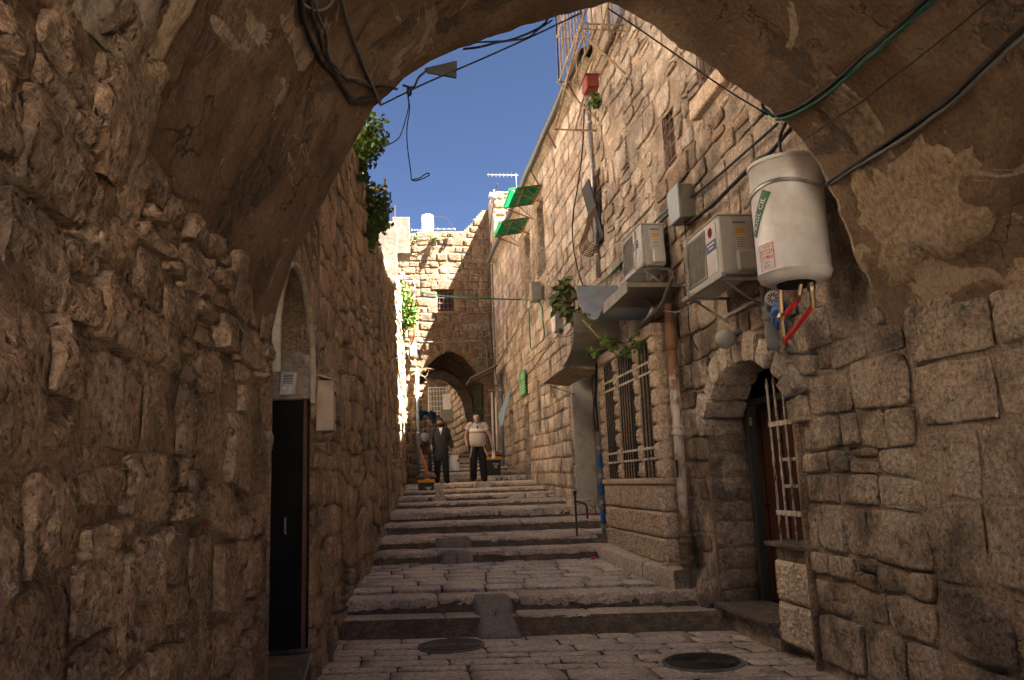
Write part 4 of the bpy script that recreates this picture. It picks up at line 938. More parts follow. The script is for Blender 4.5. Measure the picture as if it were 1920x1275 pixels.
# ================================================================ downpipe
DP = thing('downpipe', 'white painted drainpipe with orange rust at its top beside the carved bay', 'pipe', (3.17, 8.92, .3))
t = NT('rusting_white_paint')
zg = t.n('SeparateXYZ'); t.l(t.geo.outputs['Position'], zg.inputs[0])
nz = t.math('ADD', zg.outputs['Z'], t.math('MULTIPLY', t.math('SUBTRACT', t.noise(9, 5), .5), 1.6))
c_ = t.mix(t.ramp(t.math('DIVIDE', nz, 4.0), [(0.22, (.20, .15, .09)), (.34, (.52, .48, .42)), (.62, (.56, .53, .47)), (.70, (.30, .13, .05))]), (0, 0, 0), (0, 0, 0)) if False else t.ramp(t.math('DIVIDE', nz, 4.0), [(0.22, (.16, .12, .07)), (.36, (.46, .41, .34)), (.62, (.55, .51, .45)), (.70, (.24, .135, .08))])
c_ = t.mix(t.math('MULTIPLY', t.ramp(t.noise(13, 6, .65, t.pos((1, 1, .3))), [(.5, 0.), (.62, 1.)]), .8), c_, (.14, .06, .025)); t.col(c_); t.set(Roughness=.6); t.bump(t.noise(30, 4), .3, .004)
M['rust_pipe'] = t.m
MB().tube([(3.17, 8.92, zz) for zz in np.linspace(.28, 3.3, 20)], .058, 18).build('pipe', M['rust_pipe'], DP, True)
MB().lathe((3.17, 8.92, 0), [(.062, 3.05), (.072, 3.09), (.072, 3.30), (.064, 3.34), (.064, 3.6), (.07, 3.62)], 18).build('hopper', M['rust_pipe'], DP, True)
for zz in (.62, .86, 2.1): MB().lathe((3.17, 8.92, zz), [(.06, -.05), (.078, -.045), (.078, -.01), (.066, 0), (.066, .03), (.078, .04), (.078, .06), (.06, .065)], 18).build('collar', M['rust_pipe'], DP, True)
MB().box((3.118, 8.885, 1.66), (.012, .05, .2), rotm(0, 0, R(-35))).build('tar_smear', M['black_door'], DP)
crumpled((3.29, 8.68, .2), (.11, .20, .34), M['block'], 'plaster_lump', None, 12, None, rough=.3, parent=RB)

# ================================================================ far awnings, window grilles, balcony
M['green_sheet'] = None
t = NT('green_corrugated_sheet'); wv = t.n('TexWave'); wv.inputs['Scale'].default_value = 7; wv.bands_direction = 'Y'; wv.inputs['Distortion'].default_value = .6; t.l(t.geo.outputs['Position'], wv.inputs['Vector'])
t.col(t.mix(t.ramp(t.noise(5, 5), [(.4, 0.), (.65, .7)]), (.010, .15, .055), (.05, .25, .12))); t.set(Roughness=.45); t.bump(wv.outputs['Fac'], .6, .02); M['green_sheet'] = t.m
tr = t.n('BsdfTranslucent'); tr.inputs[0].default_value = (.01, .25, .08, 1); ms = t.n('MixShader'); ms.inputs[0].default_value = .25; t.l(t.b.outputs[0], ms.inputs[1]); t.l(tr.outputs[0], ms.inputs[2]); t.l(ms.outputs[0], t.t.nodes['Material Output'].inputs[0])
def barred_window(key, label, bars, mat, out=.0, glass=True, extra=None):
    y0, y1, z0_, z1_ = WIN[key]; x = float(XR((y0 + y1) / 2))
    t = part_group('window', label, RB, (x, (y0 + y1) / 2, z0_))
    MB().box((x + .26, (y0 + y1) / 2, (z0_ + z1_) / 2), (.02, y1 - y0 + .06, z1_ - z0_ + .06)).build('pane', M['glass'] if glass else M['dark'], t)  # without glass, a sheet coloured black as the unlit inside
    rv = MB()
    for yy in (y0 - .012, y1 + .012): rv.box((x + .14, yy, (z0_ + z1_) / 2), (.26, .022, z1_ - z0_ + .04))
    for zz in (z0_ - .012, z1_ + .012): rv.box((x + .14, (y0 + y1) / 2, zz), (.26, y1 - y0, .022))
    rv.build('reveal', M['ashlar'], t)
    MB().box((x + .235, (y0 + y1) / 2, (z0_ + z1_) / 2), (.03, .04, z1_ - z0_)).box((x + .235, (y0 + y1) / 2, z0_ + (z1_ - z0_) * .6), (.03, y1 - y0, .04)).build('sash', M['green_frame'], t)
    nb, nh = bars
    for k in range(nb):
        yy = y0 + (k + .5) * (y1 - y0) / nb; MB().tube([(x + .03 - out, yy, z0_), (x + .03 - out, yy, z1_)], .009, 5).build('grille_bar', mat, t)
    for k in range(nh):
        zz = z0_ + (k + .5) * (z1_ - z0_) / nh; MB().box((x + .03 - out, (y0 + y1) / 2, zz), (.012, y1 - y0, .022)).build('grille_rail', mat, t)
    return t
barred_window('small', 'narrow iron barred slit window high above the junction box', (3, 4), M['rust_bar'])
barred_window('high', 'large iron barred window tucked under the vault edge', (6, 3), M['rust_bar'])
def sill_stone(key):
    y0, y1, z0_, z1_ = WIN[key]; return MB().box((3.27, (y0 + y1) / 2, z0_ - .13), (.12, y1 - y0 + .3, .22), bev=.015).build('window_sill', M['carved'], RB)
sill_stone('high')
cg = barred_window('cage', 'tall narrow window with a projecting rusty basket grille', (2, 2), M['rust_bar'])
for k in range(7):
    yy = 11.97 + k * .095
    MB().tube(bez([(3.22, yy, 6.55), (3.18, yy, 6.2), (3.10, yy, 5.8), (2.98, yy, 5.5), (2.98, yy, 5.36), (3.1, yy, 5.28), (3.24, yy, 5.30)], 24), .008, 5).build('basket_bar', M['rust_bar'], cg, True)
for p_ in ((3.10, 5.8), (2.975, 5.43), (3.1, 5.28)): MB().tube([(p_[0], 11.95, p_[1]), (p_[0], 12.56, p_[1])], .009, 5).build('basket_rail', M['rust_bar'], cg)
MB().box((3.16, 12.25, 5.95), (.02, .5, 1.0), rotm(0, R(-12), 0)).build('hanging_cloth', plain('dark_cloth', (.05, .05, .06), .9), cg)
for key, lab in (('a1', 'tall cream barred window under a corrugated green awning, the nearer to the balcony'), ('a2', 'tall cream barred window under a corrugated green awning, beside the grey far corner')):
    t = barred_window(key, lab, (6, 6), M['cream_bar'], out=.16)
    y0, y1, z0_, z1_ = WIN[key]; x = float(XR(y0))
    for yy in (y0, y1):
        for zz in (z0_ + .02, z1_ - .02): MB().tube([(x - .14, yy, zz), (x + .02, yy, zz)], .010, 5).build('grille_stay', M['cream_bar'], t)
    MB().tube([(x - .14, y0, z0_), (x - .36, y0, z0_ + .04), (x - .36, y1, z0_ + .04), (x - .14, y1, z0_)], .012, 5).tube([(x - .36, y0, z0_ + .04), (x - .13, y0, z0_ + .4)], .012, 5).build('flower_rack', M['cream_bar'], t)
    g_ = thing('awning', 'green corrugated sheet awning on a rusty frame, ' + ('nearer the high balcony cage' if key == 'a1' else 'nearer the grey far corner'), 'awning', (x - .5, (y0 + y1) / 2, z1_))
    za, zb_ = z1_ + .24, z1_ + .13; xa, xb_ = x - .02, x - .78
    n_ = 60; yy = np.linspace(y0 - .12, y1 + .2, n_); cor = .014 * np.sin(np.arange(n_) * 1.57)
    MB().grid(np.array([[(xa + (xb_ - xa) * s_, yy[k], za + (zb_ - za) * s_ + cor[k]) for s_ in (0, .5, 1)] for k in range(n_)])).build('sheet', M['green_sheet'], g_, True)
    fr = MB()
    for q in (y0 - .1, y1 + .17):
        fr.tube([(xa, q, za - .03), (xb_ + .04, q, zb_ - .03)], .014, 5).tube([(xb_ + .04, q, zb_ - .03), (xa, q, zb_ - .32)], .014, 5).tube([((xa + xb_) / 2, q, (za + zb_) / 2 - .03), (xa, q, zb_ - .32)], .010, 5)
    for s_ in (.08, .55, .96): fr.tube([(xa + (xb_ - xa) * s_, y0 - .11, za + (zb_ - za) * s_ - .03), (xa + (xb_ - xa) * s_, y1 + .18, za + (zb_ - za) * s_ - .03)], .014, 5)
    fr.build('frame', M['rust_bar'], g_)
for key, lab in (('slot1', 'small slot window above the pale recessed doorway'), ('slot2', 'narrow slot window near the green sign'), ('slot3', 'tall slot window high on the far wall'), ('slot4', 'dark slot window right of the green sign'), ('fardoor', 'narrow dark doorway in the far right wall'), ('fardoor2', 'narrow dark doorway near the stacked dark bins')):
    barred_window(key, lab, (0, 0), M['rust_bar'], glass=False)
# eaves between the tall block and the far block
M['dark_gutter'] = plain('dark_gutter', (.08, .085, .09), .5, .2, .2, 6)
EV = part_group('eaves', 'grey gutter and tiled eaves along the roof of the stone building', RB, (3.1, 15, 8.75))
ye = np.linspace(12.0, 24.75, 60)
MB().grid(np.array([[(float(XR(y)) - .20, y, 8.66), (float(XR(y)) - .22, y, 8.72), (float(XR(y)) - .20, y, 8.78), (float(XR(y)) - .16, y, 8.80), (float(XR(y)) + .0, y, 8.86), (float(XR(y)) + 3, y, 10.0)] for y in ye])).build('roof_sheet', M['render_cement'], EV, True)
MB().tube([(float(XR(y)) - .24, y, 8.68 + .012 * math.sin(y * 3)) for y in ye], .065, 10).build('gutter', M['dark_gutter'], EV, True)
MB().grid(np.array([[(float(XR(y)) - .20, y, 8.66), (float(XR(y)) - .02, y, 8.60)] for y in ye])).build('soffit', M['render_cement'], EV)
M['tile'] = plain('red_tile', (.30, .09, .05), .8, 0, .3, 9)
for k in range(30):
    y = 17.6 + k * .2; MB().tube([(float(XR(y)) - .19, y, 8.84), (float(XR(y)) + .3, y, 8.98)], .062, 8).build('roof_tile', M['tile'], EV, True)
for y in (13.0, 15.0, 17.0): MB().tube([(float(XR(y)) - .20, y, 8.66), (float(XR(y)) - .02, y, 8.3)], .02, 5).build('gutter_bracket', M['rust_bar'], EV)
# caged balcony high up
BC = part_group('balcony', 'high caged balcony of cream vertical bars with an angled bracket frame', RB, (2.9, 11.0, 8.2))
X0, X1, Y0, Y1, Z0, Z1 = 2.62, 3.25, 10.2, 11.9, 8.1, 10.6
for k in range(9): yy = Y0 + k * (Y1 - Y0) / 8; MB().tube([(X0, yy, Z0), (X0, yy, Z1)], .014, 5).build('cage_bar', M['cream_bar'], BC)
for k in range(4): xx = X0 + k * (X1 - X0) / 4; MB().tube([(xx, Y0, Z0), (xx, Y0, Z1)], .014, 5).build('cage_bar', M['cream_bar'], BC)
for k in range(4): xx = X0 + k * (X1 - X0) / 4; MB().tube([(xx, Y1, Z0), (xx, Y1, Z1)], .014, 5).build('cage_bar', M['cream_bar'], BC)
for zz in (Z0, Z0 + .8, Z0 + 1.6, Z1): MB().tube([(X1, Y0, zz), (X0, Y0, zz), (X0, Y1, zz), (X1, Y1, zz)], .018, 5).build('cage_rail', M['cream_bar'], BC)
for k in range(5): MB().box((2.72 + k * .13, 11.05, Z0 - .03), (.03, 1.65, .03)).build('floor_bar', M['cream_bar'], BC)
MB().box((3.22, 10.4, 9.4), (.06, .5, 2.3)).build('shutter', M['galv'], BC)
MB().box((3.2, 10.95, 9.3), (.1, .55, 2.2)).build('pilaster', M['render_cement'], BC)
for yy in (Y0 + .05, Y1 - .1): MB().tube([(3.25, yy, Z0 - .75), (X0 - .05, yy, Z0 - .05)], .018, 5).build('strut', M['cream_bar'], BC)
FR = MB()
pA, pB = np.array([2.55, 9.3, 8.1]), np.array([2.55, 11.6, 7.3])
FR.tube([(3.25, 9.3, 8.25), (2.6, 9.3, 8.25), (2.5, 11.9, 7.25), (3.22, 11.9, 7.25)], .02, 5).tube([(2.9, 9.3, 8.25), (2.85, 11.9, 7.25)], .016, 5).tube([(3.25, 10.1, 7.95), (2.57, 10.1, 7.95)], .012, 5)
FR.build('drying_frame', M['cream_bar'], BC)
pc = onX(1107, 160, 2.84)
PB = thing('planter', 'red plastic planter box hanging under the caged balcony', 'planter', pc)
MB().box(pc, (.2, .28, .2), bev=.02).build('trough', plain('red_plastic', (.22, .045, .028), .5, 0, .12), PB)
MB().box(pc + [0, 0, .105], (.23, .31, .025), bev=.006).build('rim', plain('red_plastic_rim', (.25, .05, .03), .5, 0, .1), PB)
# signs on the far wall
sg = rectX([(972, 690), (985, 735)], 2.98)
GS = thing('sign', 'small bright green metal notice with pale lines of script on the stone wall', 'sign', (3.05, 19.9, 3.6))
MB().box((3.03, 20.0, 4.05), (.03, 1.0, .62), bev=.005).build('board', plain('sign_green', (.04, .26, .05), .45, 0, .12, 6), GS)
M['sign_ink'] = plain('sign_ink', (.38, .58, .40), .6)
MB().lathe((3.013, 19.9, 4.22), [(.10, 0), (.0, .003)], 10, rot=rotm(0, R(-90), 0)).build('emblem', M['sign_ink'], GS)
for k in range(4): MB().box((3.012, 20.0, 4.06 - k * .08), (.004, .8 - .08 * (k % 2), .02)).build('script_line', M['sign_ink'], GS)
BS = thing('sign', 'tilted pale blue triangular metal sign sticking out of the far wall', 'sign', (2.95, 21.8, 3.3))
MB().prism([(2.98, 21.8, 4.2), (2.72, 21.75, 3.2), (2.62, 21.75, 3.05), (2.58, 21.8, 3.4)], (.02, .03, 0)).build('panel', plain('pale_blue_paint', (.25, .36, .42), .5, 0, .2), BS)
MB().tube([(2.99, 21.82, 4.2), (2.70, 21.77, 3.12)], .012, 5).build('edge_bar', M['galv'], BS)
# ================================================================ gatehouse at the end
YG = 26.0
M['gate_joint'] = stone_mat('gate_joint', [(.11, .085, .06), (.13, .1, .072)], stain_amt=.3, pale_amt=.05, bump=.5, pit=.1)
GH = thing('gatehouse', 'sunlit stone gatehouse with a pointed arch closing the end of the alley', 'gatehouse', (1.5, YG, 1.9))
gpx = [(783, 800), (783, 722), (791, 703), (803, 685), (820, 668), (842, 656), (868, 668), (890, 692), (905, 722), (910, 800)]
GA = np.array([onY(a, c, YG)[[0, 2]] for a, c in gpx]); GA[0, 1] = GA[-1, 1] = 1.8; GA[0, 0] = GA[1, 0]; GA[-1, 0] = GA[-2, 0]
gi = int(np.argmax(GA[:, 1])); gapx = GA[gi]
def gate_cut(v):
    if v >= gapx[1]: return None
    l = np.interp(v, GA[:gi + 1, 1], GA[:gi + 1, 0]); r_ = np.interp(v, GA[gi:, 1][::-1], GA[gi:, 0][::-1]); return l, r_
gw = [onY(820, 543, YG), onY(852, 583, YG)]; GWIN = (gw[0][0], gw[1][0], gw[1][2], gw[0][2])
topG = ipl([(onY(760, 437, YG)[0], onY(760, 437, YG)[2]), (onY(868, 433, YG)[0], onY(868, 433, YG)[2]), (onY(885, 418, YG)[0], onY(885, 418, YG)[2]), (onY(903, 395, YG)[0], onY(903, 395, YG)[2]), (3.4, onY(912, 388, YG)[2])])
def gateF(u, v, w): return np.stack([u + 0 * w, YG - w, v + 0 * w], -1)
def cutsG(va, vb):
    o = []; m = va * .6 + vb * .4; g_ = gate_cut(m)
    if g_: o.append((g_[0] - .1, g_[1] + .1))
    if vb > GWIN[2] + .05 and va < GWIN[3] - .05: o.append((GWIN[0] - .02, GWIN[1] + .02))
    return o
Q = courses(-1.2, 3.05, 1.7, 11.4, (.19, .31), (.24, .52), cuts=cutsG, seed=71, jit=.016, gap=.016, split=.06, wob=.04, top=lambda u: topG(u) - .1)
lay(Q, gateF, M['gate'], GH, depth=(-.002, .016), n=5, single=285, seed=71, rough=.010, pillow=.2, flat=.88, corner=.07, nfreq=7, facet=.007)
xs = np.unique(np.round(np.concatenate([np.arange(-1.3, 3.11, .07), [GWIN[0], GWIN[1]]]), 4)); zs = np.unique(np.round(np.concatenate([np.arange(1.5, 11.3, .07), [GWIN[2], GWIN[3]]]), 4))
def keepG(u, v):
    g_ = gate_cut(v)
    if g_ and g_[0] < u < g_[1]: return False
    if GWIN[0] < u < GWIN[1] and GWIN[2] < v < GWIN[3]: return False
    return v < topG(u)
backing(gateF, xs, zs, keepG, M['gate_joint'], GH, w=-.004, amp=.014, freq=2)
nva = 13; dg = np.concatenate([[0], np.cumsum(np.linalg.norm(np.diff(GA[1:-1], axis=0), axis=1))]); cen = np.array([gapx[0], GA[1, 1] - .4])
for k in range(nva):
    q0 = []; 
    for s_ in (k / nva + .004, (k + .5) / nva, (k + 1) / nva - .004):
        q0.append([np.interp(s_ * dg[-1], dg, GA[1:-1, 0]), np.interp(s_ * dg[-1], dg, GA[1:-1, 1])])
    q0 = np.array(q0); d_ = q0 - cen; d_ /= np.linalg.norm(d_, axis=1, keepdims=True); q1 = q0 + d_ * .26
    pl = np.vstack([q0, q1[::-1]]); MB().prism([(a, YG - .05, c) for a, c in pl], (0, .4, 0)).build('arch_stone', M['gate'], GH)
# passage under the gatehouse
fpx = [(770, 860), (772, 760), (780, 727), (797, 715), (815, 711), (835, 717), (852, 731), (866, 755), (874, 790), (877, 860)]
YF = 32.5; FA = np.array([onY(a, c, YF)[[0, 2]] for a, c in fpx]); FA[0, 1] = FA[-1, 1] = 2.0
def resamp(P, n): d = np.concatenate([[0], np.cumsum(np.linalg.norm(np.diff(P, axis=0), axis=1))]); s_ = np.linspace(0, d[-1], n); return np.column_stack([np.interp(s_, d, P[:, 0]), np.interp(s_, d, P[:, 1])])
ga, fa = resamp(GA, 60), resamp(FA, 60)
GT = np.vstack([[0, 0]])
mid_ = ga + (ga - [gapx[0], 3.5]) * [.18, .10]
G = []
for t_ in np.linspace(0, 1, 14):
    prof_ = mid_ if 0 < t_ < 1 else (ga if t_ == 0 else mid_); y = YG + .35 + t_ * (YF - YG - .35) if t_ > 0 else YG
    p = np.column_stack([prof_[:, 0], np.full(60, y), prof_[:, 1]]); p += .03 * fbm(p * 1.5, 3, 4)[:, None]; G.append(p)
MB().grid(np.array(G)).build('passage_vault', M['plaster'], GH, True)
outf = np.column_stack([np.interp(np.linspace(0, 1, 60), [0, .25, .75, 1], [-1.5, -1.5, 4.0, 4.0]), np.full(60, YF), np.interp(np.linspace(0, 1, 60), [0, .25, .75, 1], [1.8, 9, 9, 1.8])])
MB().grid(np.stack([np.column_stack([fa[:, 0], np.full(60, YF - .35), fa[:, 1]]), np.column_stack([fa[:, 0], np.full(60, YF + .02), fa[:, 1]])])).grid(np.stack([np.column_stack([fa[:, 0], np.full(60, YF - .35), fa[:, 1]]), outf + [0, -.35, 0]])).build('far_arch', M['ashlar'], GH, True)
MB().box((1.2, 29.5, 8.6), (5.2, 6.0, 2.0)).box((-1.2, 29.3, 5), (1.6, 6.4, 7)).box((4.3, 29.3, 5), (1.6, 6.4, 7)).build('roof_mass', M['mortar_pale'], GH)
# its barred window
GWt = part_group('window', 'small square rusty barred window in the sunlit gatehouse wall', GH, (GWIN[0], YG, GWIN[2]))
xm, zm, ww, hh_ = (GWIN[0] + GWIN[1]) / 2, (GWIN[2] + GWIN[3]) / 2, GWIN[1] - GWIN[0], GWIN[3] - GWIN[2]
MB().box((xm, YG + .28, zm), (ww + .05, .02, hh_ + .05)).build('pane', M['glass'], GWt)
for k in range(4): MB().tube([(GWIN[0] + (k + .5) * ww / 4, YG + .05, GWIN[2]), (GWIN[0] + (k + .5) * ww / 4, YG + .05, GWIN[3])], .012, 5).build('grille_bar', M['rust_bar'], GWt)
for k in range(4): MB().tube([(GWIN[0], YG + .04, GWIN[2] + (k + .5) * hh_ / 4), (GWIN[1], YG + .04, GWIN[2] + (k + .5) * hh_ / 4)], .012, 5).build('grille_bar', M['rust_bar'], GWt)
MB().box((xm, YG + .1, GWIN[2] - .04), (ww + .3, .3, .08), bev=.01).build('sill', M['gate'], GWt)
MB().box((xm, YG + .1, GWIN[3] + .08), (ww + .4, .28, .15), bev=.01).build('lintel', M['gate'], GWt)
for sx in (GWIN[0] - .015, GWIN[1] + .015): MB().box((sx, YG + .15, zm), (.03, .26, hh_)).build('reveal', M['gate'], GWt)
# things on its roof
tk = onY(802, 432, 27.5)
WT = thing('water_tank', 'white cylindrical rooftop water tank above the gatehouse', 'water tank', tk)
MB().lathe(tk, [(.0, -.1), (.21, -.1), (.215, 0), (.215, .50), (.20, .55), (.1, .575), (0, .58)], 24).build('drum', M['white_metal'], WT, True)
MB().tube(bez([tk + [.1, 0, .2], tk + [.13, 0, .48], tk + [.5, 0, .52], tk + [.75, 0, .40], tk + [.95, 0, .0]], 20), .012, 5).build('pipe', M['cable_black'], WT)
M['solar'] = plain('solar_glass', (.05, .07, .09), .15, .2, .1)
for k, (a, c) in enumerate(((783, 433), (832, 431))):
    p = onY(a, c, 27.0); t = thing('solar_panel', 'tilted dark solar collector on the gatehouse roof, ' + ('against the concrete parapet' if k == 0 else 'beside the rubble gable'), 'solar panel', p)
    w_ = .42 if k == 0 else .78
    MB().box(p + [0, 0, .02], (w_, .8, .03), rotm(R(22), 0, 0), .004).build('collector', M['solar'], t)
    for q in (-1, 1): MB().box(p + [q * w_ / 2, 0, .02], (.03, .82, .05), rotm(R(22), 0, 0)).build('frame_rail', M['galv'], t)
    for q in range(3): MB().box(p + [(q - 1) * w_ / 4, 0, .04], (.012, .78, .012), rotm(R(22), 0, 0)).build('tube', M['galv'], t)
M['old_concrete'] = stone_mat('old_concrete', [(.085, .078, .068), (.10, .09, .08)], stain=(.05, .045, .04), stain_amt=.4, pale_amt=.15, bump=.4, pit=.1)
CP = thing('concrete_parapet', 'grey cement rendered parapet block topping the left wall by the gatehouse', 'parapet', (0, 24, 7.5))
p0, p1 = onY(704, 505, 24), onY(744, 418, 24); MB().box(((p0[0] + p1[0]) / 2, 24.5, (p0[2] + p1[2]) / 2 - .4), (p1[0] - p0[0], 1.0, p1[2] - p0[2] + .9), bev=.02).build('lower_block', M['old_concrete'], CP)
p0, p1 = onY(735, 440, 24.6), onY(768, 405, 24.6); MB().box(((p0[0] + p1[0]) / 2, 25.2, (p0[2] + p1[2]) / 2 - .3), (p1[0] - p0[0], 1.0, p1[2] - p0[2] + .6), bev=.02).build('upper_block', M['old_concrete'], CP)
MB().tube([(p0[0] + .1, 25, p1[2]), (p0[0] + .1, 25, p1[2] + .5)], .012, 5).build('rod', M['rust_bar'], CP)
an = onX(935, 330, 3.1); an[1] = 19.0; an = onY(935, 328, 19.0)
AT = thing('antenna', 'white comb television aerial on the far roof corner', 'antenna', an)
MB().tube([an + [.45, 0, -.4], an + [.45, 0, .05]], .012, 5).build('mast', M['galv'], AT)
MB().tube([an + [-.30, 0, 0], an + [.5, 0, 0]], .006, 5).build('boom', M['galv'], AT)
for k in range(7): MB().tube([an + [-.27 + k * .1, 0, -.06], an + [-.27 + k * .1, 0, .06]], .004, 4).build('element', M['galv'], AT)
lp = onY(924, 368, 19.5)
FL = thing('floodlight', 'small floodlight on the roof edge of the far block', 'lamp', lp)
MB().box(lp, (.22, .16, .12), rotm(0, R(20), 0), .01).build('head', M['grey_metal'], FL); MB().tube([lp, lp + [.2, .05, -.15]], .015, 5).build('arm', M['grey_metal'], FL)
# corrugated awning by the gate
GAW = thing('awning', 'small corrugated awning on a brown frame at the gate arch', 'awning', (2.6, 24.4, 4.5))
h0, h1 = onY(928, 690, 24.2), onY(877, 716, 24.2)
n_ = 40; yy = np.linspace(23.3, 25.0, n_); cor = .02 * np.sin(np.arange(n_) * 1.57)
MB().grid(np.array([[(h0[0] + (h1[0] - h0[0]) * s_, yy[k], h0[2] + (h1[2] - h0[2]) * s_ + cor[k]) for s_ in (0, .5, 1)] for k in range(n_)])).build('sheet', M['galv'], GAW, True)
f = MB()
for q in (23.35, 24.95): f.tube([(h0[0], q, h0[2] - .05), (h1[0], q, h1[2] - .05), (h0[0], q, h1[2] - .25)], .02, 5)
f.tube([(h1[0], 23.3, h1[2] - .05), (h1[0], 25, h1[2] - .05)], .02, 5).build('frame', M['rust_bar'], GAW)

# ================================================================ street beyond the arch
FH = thing('far_house', 'shaded stone house with barred window filling the end beyond the gate arch', 'house', (1, 42, 3))
def farF(u, v, w): return np.stack([u + 0 * w, 42 - w, v + 0 * w], -1)
Q = courses(-2.2, 4, 2.6, 10, (.3, .45), (.4, .8), seed=81, jit=.03, gap=.03)
lay(Q, farF, M['gate'], FH, depth=(0, .03), n=3, single=60, seed=81, rough=.01)
MB().box((1, 43, 6), (7, 1.95, 9)).build('wall_core', M['mortar_pale'], FH)
p = onY(822, 752, 41.9); fw = MB().box((p[0], 41.88, p[2]), (1.1, .12, 1.5), bev=.02).build('window', M['white_metal'], FH)
MB().box((p[0], 41.81, p[2]), (.98, .02, 1.38)).build('pane', M['box_grey'], fw)
for k in range(6): MB().box((p[0] - .4 + k * .16, 41.79, p[2]), (.03, .02, 1.4)).build('bar', M['white_metal'], fw)
for k in range(5): MB().box((p[0], 41.785, p[2] - .55 + k * .27), (1.0, .02, .03)).build('bar', M['white_metal'], fw)
p = onY(845, 757, 40); MB().box((p[0], 40, p[2]), (.8, .06, 1.0), bev=.01).build('shutter', M['white_metal'], FH)
p = onY(840, 740, 41); MB().box((p[0], 41, p[2] + .6), (2.0, .8, .08), bev=.01).build('hood', M['rust_bar'], FH)
p = onY(840, 780, 39); ub = thing('air_conditioner', 'grey boxy air conditioner hanging beyond the gate arch', 'air conditioner', p)
MB().box(p, (.75, .4, .62), bev=.02).build('casing', M['box_grey'], ub); MB().box(p + [0, -.21, 0], (.6, .02, .5)).build('fan_grille', M['ac_grille'], ub)
SW = thing('far_side_wall', 'stone side wall with doorway strips inside and beyond the gate passage', 'wall', (2.4, 37, 2.6))
def sideF(u, v, w): return np.stack([np.interp(u, [32.6, 42], [2.75, 2.2]) - w, u + 0 * w, v + 0 * w], -1)
Q = courses(32.6, 42, 2.4, 9, (.28, .42), (.35, .7), seed=82, jit=.03, gap=.03)
lay(Q, sideF, M['ashlar'], SW, depth=(0, .03), n=3, single=60, seed=82, rough=.01)
MB().box((3.3, 37.3, 5.5), (1.0, 9.4, 8)).build('wall_core', M['mortar_pale'], SW)
SW2 = thing('far_side_wall', 'pale stone wall with low arch beyond the gate on the bin side', 'wall', (0, 37, 2.6))
def side2F(u, v, w): return np.stack([np.interp(u, [32.6, 42], [-.1, .35]) + w, u + 0 * w, v + 0 * w], -1)
Q = courses(32.6, 42, 2.4, 9, (.28, .42), (.35, .7), seed=83, jit=.03, gap=.03)
lay(Q, side2F, M['gate'], SW2, depth=(0, .03), n=3, single=40, seed=83, rough=.01)
MB().box((-.8, 37.3, 5.5), (.9, 9.4, 8)).build('wall_core', M['mortar_pale'], SW2)
# blue tarpaulin
c_ = onY(796, 783, 34)
a = np.linspace(0, 1, 26); A, B = np.meshgrid(a, a, indexing='ij')
P = np.stack([c_[0] - .45 + .95 * A, 34 + .35 * B + .12 * fbm(np.stack([A * 4, B * 3, A * 0], -1), 3, 3), c_[2] + .32 - .62 * B * (.6 + .4 * np.sin(A * 9)) + .10 * fbm(np.stack([A * 5, B * 4, A * 0 + 3], -1), 3, 5)], -1)
tag(MB().grid(P).build('tarpaulin', plain('blue_tarpaulin', (.01, .09, .34), .4, 0, .2), None, True, loc=c_), 'crumpled blue tarpaulin hanging inside the gate arch', 'tarpaulin')
p = onY(905, 790, 29); GC = thing('standpipe', 'thick green grey pipe standing inside the gate arch', 'pipe', (p[0], 29, 2.5))
MB().lathe((p[0], 29, 0), [(.22, 2.4), (.22, 5.0), (.2, 5.1), (0, 5.12)], 16).build('pipe', plain('green_grey_paint', (.10, .14, .10), .6), GC, True)
MB().lathe((p[0], 29, 4.2), [(.24, 0), (.25, .04), (.24, .08)], 16).build('band', M['grey_metal'], GC, True)

# ================================================================ pipes along the far walls
def vpipe(px0, px1, plane, val, r, mat, name, label, cat='pipe', clamps=3):
    f_ = onX if plane == 'X' else onY; a, c = f_(*px0, val), f_(*px1, val); c[0], c[1] = a[0], a[1]
    t = thing(name, label, cat, (a[0], a[1], min(a[2], c[2]))); MB().tube([a, (a + c) / 2, c], r, 10).build('pipe', mat, t, True)
    for k in range(clamps): q = a + (c - a) * (k + .5) / clamps; MB().lathe(q, [(r + .004, -.02), (r + .012, -.015), (r + .012, .015), (r + .004, .02)], 10).build('clamp', M['galv'], t)
    return t
M['blue_pipe'] = plain('blue_grey_paint', (.10, .14, .17), .5, 0, .2, 6, dirt=(.3, .28, .25), dirt_amt=.4)
vpipe((782, 690), (784, 936), 'Y', 20.2, .045, M['blue_pipe'], 'downpipe', 'blue grey drainpipe on the pale pier behind the orange rimmed bin')
utility_box(onY(776, 655, 20.15), (.14, .12, .34), M['white_metal'], 'small white meter box on the pier above the drainpipe', name='meter_box')
cable([onY(771, 575, 20.1), onY(775, 600, 20.0), onY(777, 625, 20.0), onY(772, 645, 20.1)], .028, plain('orange_hose', (.5, .10, .03), .5), 'hose', 'short orange red hose hanging below the bush', cat='hose')
vpipe((938, 700), (944, 893), 'X', 2.93, .05, M['blue_pipe'], 'downpipe', 'dark teal drainpipe on the far right wall beside the twin bins')
vpipe((922, 735), (926, 855), 'X', 2.80, .035, M['white_metal'], 'post', 'slim white post standing at the gate arch, the taller', 'post', 0)
vpipe((929, 745), (932, 855), 'X', 2.82, .03, M['white_metal'], 'post', 'slim white post standing at the gate arch, the thinner', 'post', 0)
vpipe((1103, 190), (1109, 535), 'X', 3.19, .035, M['galv'], 'conduit', 'grey metal conduit climbing the wall below the balcony', 'pipe', 4)
vpipe((921, 455), (925, 700), 'X', 2.93, .03, M['cable_grey'], 'conduit', 'thin grey conduit at the far corner of the right wall', 'pipe', 3)

